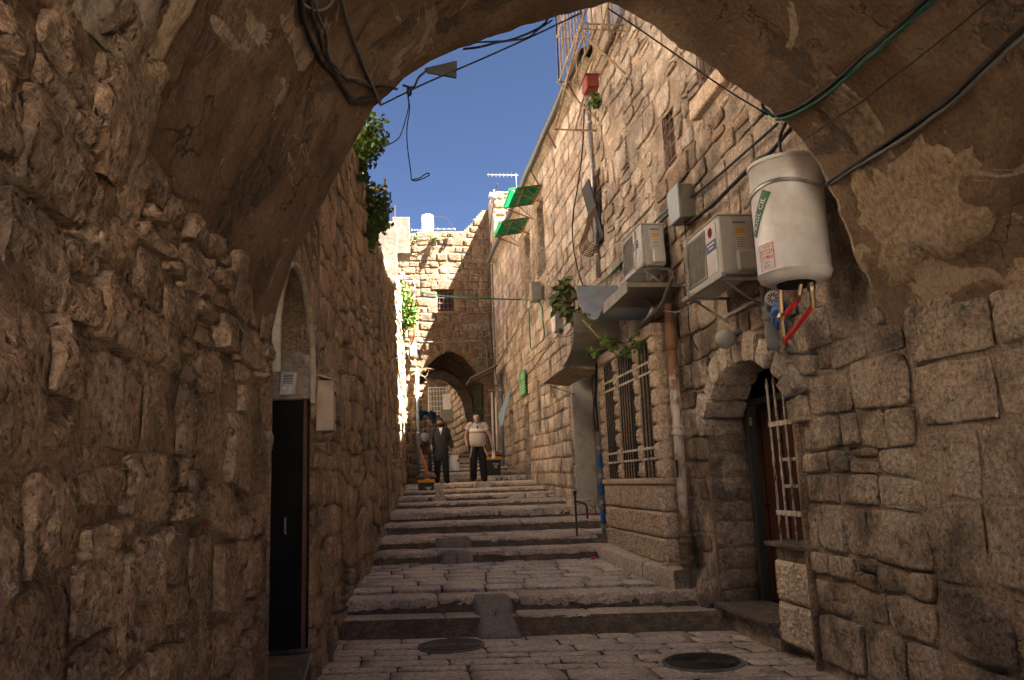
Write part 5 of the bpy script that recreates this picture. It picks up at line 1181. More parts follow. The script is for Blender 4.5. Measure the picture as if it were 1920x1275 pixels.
# ================================================================ standpipes by the bay
SP = thing('water_pipes', 'grey and bright blue water pipes with valves in the corner by the bay', 'pipes', (3.1, 12.05, .8))
M['blue_plastic'] = plain('bright_blue_pipe', (.01, .11, .36), .4, 0, .1)
zs_ = [1.0, 1.25, 1.45, 1.7, 1.9, 2.15]
MB().tube([(3.0, 12.08, .75), (3.0, 12.08, 2.3)], .03, 8).build('riser', M['pvc_grey'], SP)
for k in (1.0, 1.42, 1.85): MB().lathe((3.0, 12.08, k), [(.036, -.1), (.04, -.09), (.04, .09), (.036, .1)], 10).build('blue_sleeve', M['blue_plastic'], SP, True)
for k in (.85, 1.22, 1.62, 2.05): MB().tube([(3.0, 12.08, k), (3.05, 12.3, k + .02), (3.2, 12.32, k + .02)], .02, 6).lathe((3.0, 12.08, k), [(.045, -.03), (.045, .03)], 8).build('branch', M['galv'], SP)
MB().tube(bez([(3.05, 12.25, 2.0), (3.02, 12.2, 2.8), (3.05, 12.15, 3.4)], 12), .018, 6).build('hose', M['cable_black'], SP, True)
MB().tube(bez([(3.1, 12.35, 2.0), (3.0, 12.3, 2.6), (3.08, 12.2, 3.4)], 12), .014, 6).build('hose', M['cable_black'], SP, True)
p = onZ(1082, 1005, .76); SP2 = thing('standpipe', 'short grey iron standpipe with bent side arm on the step below the pale doorway', 'pipe', p)
MB().tube([p, p + [0, 0, .62]], .016, 8).lathe(p + [0, 0, .60], [(.03, 0), (.03, .05), (0, .06)], 8).build('post', M['dark_bar'], SP2)
MB().tube(bez([p + [0, 0, .5], p + [.06, -.06, .48], p + [.13, -.13, .44], p + [.14, -.14, .25]], 14), .015, 8).build('arm', M['dark_bar'], SP2, True)
MB().tube([p + [.02, 0, .2], p + [.14, -.14, .22]], .014, 6).build('stay', M['grey_metal'], SP2)

# ================================================================ cement ramps on the steps, manhole covers
def ramp(name, label, x0, x1, prof_, sd, mat='cement', skew=SK):
    t = thing(name, label, 'ramp', ((x0 + x1) / 2, prof_[0][0], prof_[0][1])); n_ = 14
    p = bez([(0, a, c) for a, c in prof_], 24)[:, 1:]; u = np.linspace(x0, x1, n_)
    G = np.array([[(x + .02 * math.sin(q[0] * 9 + sd) * (1 if x > (x0 + x1) / 2 else -1), q[0] + skew * (x - 1.2), q[1]) for q in p] for x in u])
    G[..., 2] += .008 * fbm(G * 8, 3, sd); e = np.minimum(np.arange(n_), n_ - 1 - np.arange(n_)); G[e == 0, :, 2] -= .07; G[e == 1, :, 2] -= .008
    MB().grid(G).build('cement', M[mat], t, True); return t
pL, pR_ = onZ(905, 1200, .02), onZ(985, 1198, .02)
yb = 8.75
ramp('cement_ramp', 'wide dark cement ramp poured over the two lowest steps', .74, 1.16, [(8.36, .0), (8.40, .06), (8.62, .135), (8.80, .185), (9.0, .25), (9.16, .315), (9.26, .335), (9.34, .325)], 1)
pl_, pr_ = onZ(824, 1050, .5)[0], onZ(890, 1050, .5)[0]
ramp('cement_ramp', 'small dark cement wedge on the third step below its twin', pl_ - .02, pr_, [(11.42, .46), (11.46, .50), (11.58, .60), (11.66, .63), (11.72, .625)], 2)
ramp('cement_ramp', 'small dark cement wedge on the fourth step above its twin', pl_ - .05, pr_ + .02, [(12.08, .61), (12.12, .65), (12.26, .74), (12.34, .775), (12.42, .765)], 3)
for k, (i, px) in enumerate(((9, (815, 832)), (8, (814, 834)), (7, (812, 838)))):
    y_, a_, b_ = STEPS[i]; xa, xb_ = onY(px[0], 920, y_)[0], onY(px[1], 920, y_)[0]
    ramp('cement_ramp', 'little grey cement wedge by the bin, ' + ('topmost of three' if k == 0 else 'middle of three' if k == 1 else 'lowest of three'), xa, xb_, [(y_ - .1, a_), (y_ - .07, a_ + .04), (y_ + .02, b_ + .01), (y_ + .12, b_ + .012), (y_ + .16, b_)], 4 + k, 'render_cement')
xa, xb_ = onY(890, 905, 19.3)[0], onY(920, 905, 19.3)[0]
ramp('cement_ramp', 'rounded grey cement wedge on the step below the man in the striped shirt', xa, xb_, [(19.12, 1.44), (19.17, 1.50), (19.3, 1.59), (19.45, 1.60), (19.5, 1.585)], 8, 'render_cement')
M['iron'] = plain('cast_iron', (.045, .042, .038), .5, .4, .3, 20, .3)
def manhole(px, label, r):
    c = onZ(*px, .02); t = thing('manhole_cover', label, 'manhole cover', (c[0], c[1], .015))
    c[2] = .022
    MB().lathe(c, [(r + .035, -.03), (r + .035, .0), (r + .01, .001), (r + .008, -.01)], 40).build('frame_ring', M['cement'], t)
    pr_ = [(r, -.02), (r, .004)]
    for k in range(7): q = r * (1 - (k + .5) / 8); pr_ += [(q + .022, .004), (q + .018, -.004), (q + .006, -.004), (q + .002, .004)]
    pr_ += [(.0, .004)]
    MB().lathe(c, pr_, 40).build('lid', M['iron'], t)
    MB().box(c + [0, r * .6, .004], (.06, .02, .004)).build('lift_slot', M['black_door'], t)
manhole((846, 1209), 'round iron manhole cover before the cement ramp', .30)
manhole((1318, 1240), 'round iron manhole cover with concentric rings in front of the arched door', .31)

# ================================================================ bins, plank
M['bin'] = plain('dark_bin_plastic', (.022, .022, .021), .5, 0, .2, 5)
M['orange'] = plain('orange_plastic', (.62, .26, .01), .45, 0, .1)
M['bin_bag'] = plain('brown_bin_bag', (.26, .13, .09), .4, 0, .3, 18)
def bin_(c, w_, h_, label, bag=True, rim=True):
    t = thing('rubbish_bin', label, 'bin', c, 'rubbish bins on the steps'); c = np.asarray(c, float)
    bt, tp = w_ * .44, w_ * .5
    V = [(-bt, -bt, 0), (bt, -bt, 0), (bt, bt, 0), (-bt, bt, 0), (-tp, -tp, h_), (tp, -tp, h_), (tp, tp, h_), (-tp, tp, h_)]
    MB().add(np.array(V) + c, [[3, 2, 1, 0], [0, 1, 5, 4], [1, 2, 6, 5], [2, 3, 7, 6], [3, 0, 4, 7], [4, 5, 6, 7]]).build('tub', M['bin'], t)
    if rim:
        MB().box(c + [0, 0, h_ + .03], (w_ + .03, w_ + .03, .075), bev=.012).build('rim', M['orange'], t)
        MB().box(c + [.03, -w_ / 2 - .02, h_ + .05], (w_ * .35, .03, .075), bev=.008).build('clip', M['orange'], t)
    MB().box(c + [.02, 0, h_ + .095], (w_ + .05, w_ + .05, .05), bev=.015).build('collar', M['bin'], t)
    if bag: crumpled(c + [.03, 0, h_ + .14], (w_ * .56, w_ * .5, .085), M['bin_bag'], 'bag', None, 9, None, rough=.25, parent=t)
    for k, L in enumerate((.16, .12, .06, .09)):
        MB().box(c + [.05, -(bt + (tp - bt) * .7) - .006, h_ * (.72 - .08 * k)], (L * w_ / .4, .003, .012)).build('printed_line', M['sticker_white'], t)
    return t
cb = onZ(799, 937, 1.225); bin_(cb, .37, .40, 'black bin with orange rim and brown bag against the pale pier')
r1 = onY(925, 889, 21.2); r1[2] = floor_z(r1[0], r1[1]) + .01
bin_(r1, .40, .42, 'dark bin with orange lid band and draped brown bag by the right wall')
bin_(r1 + [.02, .52, .0], .42, .50, 'second dark orange lidded bin standing close behind another by the right wall', bag=False)
w0, w1 = onY(809, 888, 20.1), onY(784, 838, 20.25)
w0[2] = floor_z(w0[0], w0[1])
tag(MB().tube([w0, w1], .05, 4).build('plank', plain('orange_wood', (.42, .19, .06), .7, 0, .25, 12), None, False, loc=w0), 'orange brown wooden plank leaning behind the bin with the orange rim', 'plank')
c_ = onY(797, 825, 24.5)
# ================================================================ unseen house added behind left wall; its sunlit front bounces light into the alley
SH = thing('added_bounce_house', 'unseen pale house added behind the rubble wall to bounce sunlight', 'house', (-4, 11.5, 0))
M['house'] = stone_mat('bounce_house_stone', [(.33, .285, .235), (.36, .31, .26)], stain=(.28, .23, .18), stain_amt=.3, pale_amt=.1, bump=.3, pit=.05)
MB().box((-4.05, 11.5, 5.2), (4.6, 11.0, 11.0)).build('wall', M['house'], SH)
MB().box((-4.05, 11.5, 10.8), (4.9, 11.3, .25), bev=.03).build('cornice', M['house'], SH)
for k in range(3):
    for zz in (7.0, 9.4):
        w_ = MB().box((-1.73, 8.0 + k * 3.5, zz), (.06, 1.0, 1.5), bev=.01).build('window', M['glass'], SH)
        MB().box((-1.68, 8.0 + k * 3.5, zz - .82), (.16, 1.2, .1), bev=.01).build('sill', M['house'], w_)
# ================================================================ cables
from mathutils.bvhtree import BVHTree
_sof = [o for o in VA.children if o.name.startswith(('plaster_soffit', 'render_patch', 'exposed_stone'))]
_bv = []; _bf = []
for o in _sof:
    k_ = len(_bv); _bv += [tuple(np.array(v.co) + base_of(VA)) for v in o.data.vertices]; _bf += [tuple(i + k_ for i in p.vertices) for p in o.data.polygons]
_tree = BVHTree.FromPolygons(_bv, _bf)
def on_vault(px, py, off=.02):
    r_ = ray(px, py); d_ = Vector(r_ / np.linalg.norm(r_)); h_ = _tree.ray_cast(Vector(EYE), d_)
    if h_[0] is None: return onY(px, py, YE + .03)
    n_ = h_[1] if h_[1].dot(d_) < 0 else -h_[1]
    return np.array(h_[0] + n_ * off)
def dense(L, m=6):
    P = bez([(a, c, 0) for a, c in L], m * (len(L) - 1))[:, :2]; return [tuple(q) for q in P]
V_ = lambda L, off=.03: [on_vault(a, c, min(off, .022)) for a, c in dense(L)]
def oc(L, r, mat, name, label, n=48, cat='cable', group=None): return cable(L, r, M[mat], name, label, n, 6, cat, group)
oc(V_([(1775, -30), (1700, 45), (1640, 98), (1560, 168), (1500, 207), (1460, 220), (1437, 208), (1428, 195)], .03), .012, 'cable_green', 'cable', 'green cable looping along the vault to the arch edge')
oc(V_([(1762, -30), (1690, 45), (1630, 95), (1555, 160), (1500, 197), (1462, 212)], .035), .014, 'cable_black', 'cable', 'thick black cable beside the green one on the vault')
oc(V_([(1800, -30), (1745, 15), (1690, 50), (1640, 92), (1570, 150), (1500, 200)], .03), .009, 'cable_grey', 'cable', 'grey cable bundled with the green one on the vault')
oc(V_([(1960, 20), (1880, 92), (1790, 182), (1700, 245), (1620, 300), (1550, 345)], .03), .016, 'cable_black', 'cable', 'long thick black cable crossing the right flank of the vault')
oc(V_([(1960, 30), (1880, 102), (1790, 192), (1700, 257), (1620, 306), (1556, 347)], .03), .012, 'cable_grey', 'cable', 'grey cable hugging the long black one on the right flank of the vault')
oc(V_([(1875, -10), (1760, 80), (1640, 170), (1510, 262)], .03), .004, 'cable_black', 'cable', 'thin wire stretched across the right flank of the vault')
oc(V_([(545, -40), (562, 30), (578, 75), (600, 115), (625, 140), (640, 165), (662, 185), (690, 182)], .02), .012, 'cable_black', 'cable', 'thick drooping black cable on the left flank of the vault')
oc(V_([(560, -40), (585, 45), (600, 95), (640, 142), (660, 150), (690, 160), (712, 158), (740, 163)], .02), .009, 'cable_black', 'cable', 'second drooping black cable splitting towards the arch edge')
oc(V_([(575, -40), (590, 25), (605, 60), (610, 100), (630, 135), (680, 150)], .02), .007, 'cable_grey', 'cable', 'grey wire tangled with the drooping black cables')
oc(V_([(622, -40), (650, 50), (672, 110), (690, 150), (712, 195)], .02), .010, 'cable_grey', 'cable', 'straight grey cable running down the left vault to the arch edge')
oc(V_([(560, 5), (585, 14), (605, 10), (622, -8)], .02), .006, 'cable_grey', 'cable', 'small loop of wire high on the left vault')
oc(V_([(636, 150), (642, 172), (655, 190), (672, 180), (700, 178)], .02), .006, 'cable_black', 'cable', 'frayed wire tangle near the left arch edge')
YW = YE + .12
W_ = lambda L, y=YW: [onY(a, c, y) for a, c in L]
oc(W_([(712, 198), (800, 155), (900, 112), (1000, 67), (1090, 24)]), .006, 'cable_black', 'cable', 'taut black wire crossing the sky under the arch')
oc(W_([(1140, 16), (1180, 42), (1250, 90), (1350, 160), (1440, 216)]), .006, 'cable_black', 'cable', 'taut black wire crossing in front of the upper wall')
oc(W_([(868, 92), (900, 88), (930, 80), (960, 74), (1000, 58), (1020, 45), (1030, 30)]), .008, 'cable_black', 'cable', 'slack black cable bunched under the crown of the arch')
oc(W_([(880, 80), (920, 78), (960, 76), (990, 70), (1010, 55), (1035, 38)]), .006, 'cable_black', 'cable', 'second slack cable under the crown of the arch')
oc(W_([(755, 160), (775, 163), (785, 145), (800, 132)]), .008, 'cable_black', 'cable', 'short black cable looping at the metal plate')
oc(W_([(764, 160), (766, 185), (768, 205), (763, 240), (764, 275), (770, 320), (773, 338), (790, 336), (805, 328), (800, 325), (786, 334), (772, 337)]), .004, 'cable_black', 'hanging_wire', 'long loose black wire hanging in the sky with a looped end', 70)
oc(W_([(762, 160), (765, 185), (766, 200), (760, 225), (750, 255), (735, 268), (715, 275), (702, 280), (700, 284), (706, 282), (712, 274)]), .004, 'cable_black', 'hanging_wire', 'shorter loose black wire curling back under the arch', 60)
crumpled(onY(767, 172, YW), (.018, .02, .03), M['cable_black'], 'wire_knot', 'small black knot of wire hanging under the arch', 3, 'wire', n=12)
c0, c1_, c2_, c3_ = onY(795, 128, YW), onY(857, 113, YW), onY(856, 145, YW), onY(800, 135, YW)
tag(MB().prism([c0, c1_, c2_, c3_], (0, .02, 0)).build('metal_plate', M['dark_gutter'], None, loc=c0), 'dark bent metal plate jutting from the arch edge against the sky', 'plate')
RX = lambda L, x=3.24: [onX(a, c, x) for a, c in L]
oc(RX([(1458, 232), (1400, 283), (1340, 335), (1290, 375), (1250, 405), (1205, 455), (1160, 500), (1120, 535)]), .014, 'cable_black', 'cable', 'black cable running down the right wall above the junction box')
oc(RX([(1275, 365), (1250, 395), (1235, 408), (1200, 450), (1165, 492), (1130, 530)], 3.21), .016, 'cable_green', 'cable', 'green conduit running from the junction box down to the canopy')
oc(RX([(1495, 225), (1445, 285), (1420, 300), (1380, 340), (1340, 380), (1310, 405), (1290, 418), (1282, 412)], 3.22), .020, 'cable_black', 'cable', 'thick black conduit from the arch to the junction box')
oc([onX(1476, 225, 3.2), onX(1462, 262, 3.1), (2.98, 5.5, 3.96)], .014, 'cable_black', 'cable', 'black cable dropping onto the lid of the water heater', 16)
oc(RX([(1283, 413), (1286, 440), (1284, 462), (1283, 500), (1290, 540)], 3.22), .007, 'cable_black', 'cable', 'thin cable hanging between the two air conditioners')
oc(RX([(1290, 575), (1291, 600), (1294, 625), (1302, 645), (1308, 655)], 3.24), .008, 'cable_black', 'cable', 'short black cable hanging below the larger air conditioner')
oc(RX([(1180, 545), (1205, 560), (1235, 580), (1270, 585), (1290, 575)], 3.0), .010, 'cable_grey', 'cable', 'blue grey cable sagging under the air conditioners')
oc(RX([(1262, 520), (1250, 545), (1240, 570), (1222, 590), (1200, 610), (1190, 622)], 2.95), .020, 'cable_grey', 'drain_hose', 'pale grey drain hose bending down over the canopy edge', cat='hose')
oc(RX([(1096, 195), (1092, 280), (1083, 350), (1075, 400), (1074, 450), (1082, 500), (1094, 540)], 3.16), .014, 'cable_black', 'cable', 'loose black cable hanging down the wall below the balcony')
oc([onY(770, 541, 19.8), onY(800, 549, 17.6), onY(840, 555, 16.4), onY(920, 560, 16.2), onX(975, 562, 3.0), onX(1008, 563, 3.0)], .018, 'cable_green', 'hose', 'green hose strung across the alley in front of the gatehouse', 50, 'hose')
oc(RX([(1008, 563), (1016, 575), (1018, 600), (1020, 632), (1010, 645), (997, 655), (994, 640), (992, 585), (988, 580), (980, 595), (965, 625), (950, 650), (935, 680)], 3.0), .016, 'cable_green', 'hose', 'green hose zigzagging down the far right wall', 90, 'hose')
oc(RX([(1050, 615), (1065, 605), (1085, 590), (1108, 560)], 3.02), .016, 'cable_green', 'hose', 'green hose end behind the canopy plant', 24, 'hose')
oc(RX([(1045, 615), (1050, 630), (1070, 628), (1085, 612)], 3.05), .014, 'cable_grey', 'cable', 'grey conduit bending under the meter box', 24)
oc(RX([(1040, 640), (1020, 662), (1000, 690), (975, 720), (955, 745)], 3.02), .012, 'cable_black', 'cable', 'black cable slanting down past the green sign')
oc(RX([(932, 345), (920, 420), (917, 500), (916, 560), (920, 620), (928, 690), (935, 720)], 2.9), .014, 'cable_black', 'cable', 'black cables running down the far corner')
oc([onY(782, 628, 25.9), onY(790, 640, 25.9), onY(850, 641, 25.9), onY(900, 639, 25.9), onY(912, 660, 25.9), onY(914, 690, 25.9)], .02, 'cable_grey', 'cable', 'brown conduit across the gatehouse above the arch', 40)
oc([onY(893, 690, 25.7), onY(895, 675, 25.7), onY(905, 670, 25.7), onY(912, 680, 25.7)], .018, 'cable_green', 'hose', 'small coil of green hose at the gate arch', 20, 'hose')
oc([onY(725, 420, 24), onY(700, 395, 20), onY(690, 360, 12.8)], .004, 'cable_black', 'cable', 'thin slack wire from the scaffold post to the parapet', 20)
oc([(-.73, 6.62, 4.6), (-.72, 6.8, 3.6), (-.73, 6.9, 2.9), (-.73, 6.95, 2.55)], .008, 'cable_grey', 'cable', 'grey wire running down the wall to the letterbox', 20)
oc([(-.70, 8.0, .42), (-.6, 7.9, .45), (-.55, 7.75, .5)], .02, 'cable_grey', 'pipe_stub', 'short grey pipe stub sticking out low on the left wall', 12, 'pipe')

# ================================================================ scaffold on the left wall top
YS = 12.6
SC = thing('scaffold', 'rusty posts and horizontal tube with torn green netting on top of the left wall', 'scaffold', onY(690, 420, YS))
MB().tube([onY(681, 420, YS), onY(679, 285, YS)], .022, 6).build('post', M['rust_bar'], SC); MB().tube([onY(723, 408, YS), onY(721, 335, YS)], .022, 6).build('post', M['rust_bar'], SC)
MB().tube([onY(680, 350, YS), onY(725, 354, YS)], .026, 8).build('tube', M['galv'], SC)
nt = MB()
for k in range(7): a, b_ = onY(652 + k * 4.6, 292 + k * 4, YS - .1), onY(660 + k * 3.6, 345 + k * 4, YS - .1); nt.tube([a, b_], .009, 4)
for k in range(10): a, b_ = onY(650 + k * 2, 296 + k * 6, YS - .1), onY(682, 312 + k * 5, YS - .1); nt.tube([a, b_], .008, 4)
nt.build('net', plain('green_net', (.05, .33, .24), .7), SC)

# ================================================================ plants
def leaf_mat(name, a, b_):
    t = NT(name); t.col(t.ramp(t.geo.outputs['Random Per Island'], [(0, a), (.9, b_), (.93, (.17, .11, .04)), (1, (.12, .07, .03))])); t.set(Roughness=.5); t.b.inputs['Transmission Weight'].default_value = 0
    return t.m
M['leaf'] = leaf_mat('leaf_green', (.045, .10, .018), (.13, .24, .04)); M['leaf_dark'] = leaf_mat('leaf_dark', (.02, .05, .015), (.06, .10, .03)); M['leaf_mid'] = leaf_mat('leaf_mid', (.03, .075, .018), (.09, .16, .035)); M['leaf_olive'] = leaf_mat('leaf_olive', (.05, .08, .03), (.12, .16, .05))
M['stem'] = plain('stem_bark', (.12, .08, .045), .8)
def leaves(P, size, r_, long=1.0):
    n = len(P); V = np.zeros((n, 4, 3)); d = r_.normal(size=(n, 3)); d[:, 2] -= .4; d /= np.linalg.norm(d, axis=1, keepdims=True)
    s = np.cross(d, r_.normal(size=(n, 3))); s /= np.linalg.norm(s, axis=1, keepdims=True); nn = np.cross(d, s); L = size * r_.uniform(.4, 1.5, n)[:, None]
    V[:, 0] = P; V[:, 1] = P + d * L * .55 * long + s * L * .33 + nn * L * .1; V[:, 2] = P + d * L * long; V[:, 3] = P + d * L * .55 * long - s * L * .33 + nn * L * .1
    F = np.array([[0, 1, 2], [0, 2, 3]]); return V.reshape(-1, 3), (F[None] + (np.arange(n) * 4)[:, None, None]).reshape(-1, 3)
def plant(name, label, blobs, n, size, mat, root, sd, long=1.0, stems=8, cat='plant'):
    r_ = np.random.default_rng(sd); t = thing(name, label, cat, root); P = []
    w_ = np.array([b_[1] ** 2 for b_ in blobs]); w_ = w_ / w_.sum()
    for (c, rad, *sq), ww_ in zip(blobs, w_):
        sq = sq[0] if sq else (1, 1, 1); m = int(n * ww_); cl = r_.normal(size=(max(3, m // 14), 3)); cl /= np.linalg.norm(cl, axis=1, keepdims=True); cl *= r_.uniform(.2, 1, (len(cl), 1)) ** .5
        q = cl[r_.integers(len(cl), size=m)] + r_.normal(size=(m, 3)) * .17; P.append(np.asarray(c) + q * rad * np.asarray(sq))
    P = np.vstack(P); V, F = leaves(P, size, r_, long); mesh_obj('foliage', V, F, M[mat], t)
    st = MB()
    for k in range(stems): e = P[r_.integers(len(P))]; mdl = (np.asarray(root) + e) / 2 + r_.normal(size=3) * .05; st.tube(bez([root, mdl, e], 8), np.linspace(.014, .004, len(bez([root, mdl, e], 8))), 5)
    st.build('stems', M['stem'], t); return t
B = lambda px, py, y, r_, *a: (onY(px, py, y), r_, *a)
plant('creeper', 'dark leafy creeper trailing over the top of the left wall beside the netting', [B(675, 258, 10.5, .30), B(694, 232, 10.5, .18), B(655, 285, 10.5, .26), B(703, 262, 10.5, .17), B(662, 315, 10.5, .2), B(685, 285, 10.5, .2)], 2600, .07, 'leaf_mid', onY(645, 330, 10.6), 1)
plant('creeper', 'bushy green creeper spilling down the wall below the scaffold tube', [B(690, 385, 11.3, .32), B(684, 420, 11.3, .26), B(708, 392, 11.3, .2), B(702, 425, 11.3, .15, (1, 1, 2)), B(720, 420, 11.3, .10), B(692, 450, 11.3, .13, (.7, 1, 1.8))], 3000, .07, 'leaf_mid', onY(676, 440, 11.5), 2)
plant('bush', 'bright green caper bush growing out of the stone wall by the gatehouse', [B(747, 560, 18.9, .33), B(755, 590, 18.9, .36), B(740, 540, 18.9, .22), B(762, 578, 18.9, .24), B(749, 615, 18.9, .20, (.8, 1, 1.5)), B(769, 570, 18.9, .13)], 3000, .085, 'leaf', onY(742, 585, 18.95), 3, stems=16)
plant('potted_plant', 'slender leaved green plant growing behind the curled blue canopy', [(onX(1060, 555, 2.62), .17, (1, 1.4, 1)), (onX(1050, 575, 2.6), .13), (onX(1070, 580, 2.62), .12), (onX(1058, 535, 2.65), .09)], 300, .12, 'leaf_olive', onX(1078, 600, 2.7), 4, long=1.3, stems=14)
plant('climber', 'thin green climber with bright shoots hanging under the canopies', [(onX(1130, 640, 2.7), .1), (onX(1150, 655, 2.75), .12), (onX(1178, 650, 2.85), .11), (onX(1195, 650, 2.9), .13, (.7, .7, 1.6)), (onX(1105, 600, 2.6), .06, (1, 1, 2)), (onX(1108, 660, 2.6), .07), (onX(1120, 658, 2.6), .06)], 220, .06, 'leaf', onX(1160, 640, 3.0), 5, stems=10)
tag(MB().tube(bez([onX(1092, 600, 2.62), onX(1120, 630, 2.7), onX(1150, 660, 2.8), onX(1160, 672, 2.85)], 14), .012, 6).build('branch', plain('pale_stem', (.32, .22, .1), .8), None, True, loc=onX(1160, 672, 2.85)), 'bare pale branch poking out under the blue canopy', 'branch')
plant('potted_plant', 'small green tuft hanging below the red planter', [(onX(1116, 185, 2.86), .09), (onX(1120, 192, 2.86), .06)], 140, .07, 'leaf', onX(1110, 176, 2.86), 6, stems=6)
plant('weed', 'dry grey weeds rooted along the top courses of the gatehouse', [B(815, 447, 25.9, .16), B(778, 445, 25.9, .12), B(842, 440, 25.9, .07)], 260, .07, 'leaf_olive', onY(815, 450, 25.98), 7, stems=14)
dr = np.random.default_rng(3); DT = MB()
for k in range(11):
    a = onY(781 + dr.uniform(-2, 6), 690 + dr.uniform(-10, 45), 19.9); DT.tube(bez([a, a + [dr.uniform(.1, .25), 0, dr.uniform(-.1, .1)], a + [dr.uniform(.2, .5), dr.uniform(-.1, .1), dr.uniform(-.22, .12)]], 6), .007, 4)
tag(DT.build('dry_branches', plain('dry_twig', (.15, .105, .065), .9), None, loc=onY(783, 705, 19.9)), 'bare dry twigs sticking out from the pier in front of the gate arch', 'twigs')

# ================================================================ people
M['skin'] = plain('skin', (.42, .24, .17), .55, 0, .06)
def skin_body(name, J, E, mat, parent, base):
    """one continuous body grown over a posed skeleton"""
    names = list(J); me = bpy.data.meshes.new(name); me.from_pydata([tuple(np.asarray(J[k][0], float)) for k in names], [(names.index(a), names.index(b_)) for a, b_ in E], [])
    ob = bpy.data.objects.new(name, me); COL.objects.link(ob); md = ob.modifiers.new('skin', 'SKIN'); md.use_smooth_shade = True
    for i, k in enumerate(names):
        rr = J[k][1]; sv_ = me.skin_vertices[0].data[i]; sv_.radius = (rr, rr) if np.isscalar(rr) else rr; sv_.use_root = (k == 'pelvis')
    sb = ob.modifiers.new('sub', 'SUBSURF'); sb.levels = 2; sb.render_levels = 2
    bpy.context.view_layer.update(); dg_ = bpy.context.evaluated_depsgraph_get(); m2 = bpy.data.meshes.new_from_object(ob.evaluated_get(dg_))
    bpy.data.objects.remove(ob); m2.materials.clear(); m2.materials.append(mat); m2.polygons.foreach_set('use_smooth', np.ones(len(m2.polygons), bool))
    o = bpy.data.objects.new(name, m2); COL.objects.link(o); o.parent = parent; return o
def ring_loft(rings, seg=20, sd=0, fold=.0):
    """rings: (x,y,z,rx,ry)"""
    th = np.arange(seg) * 2 * np.pi / seg; V = []
    for k, (x, y, z, rx, ry) in enumerate(rings):
        f_ = 1 + fold * np.sin(th * 5 + sd + k * .3) ; V.append(np.stack([x + rx * f_ * np.cos(th), y + ry * f_ * np.sin(th), np.full(seg, z)], 1))
    n = len(rings); F = [[k * seg + i, k * seg + (i + 1) % seg, (k + 1) * seg + (i + 1) % seg, (k + 1) * seg + i] for k in range(n - 1) for i in range(seg)] + [list(range(seg))[::-1], [(n - 1) * seg + i for i in range(seg)]]
    return np.vstack(V), F
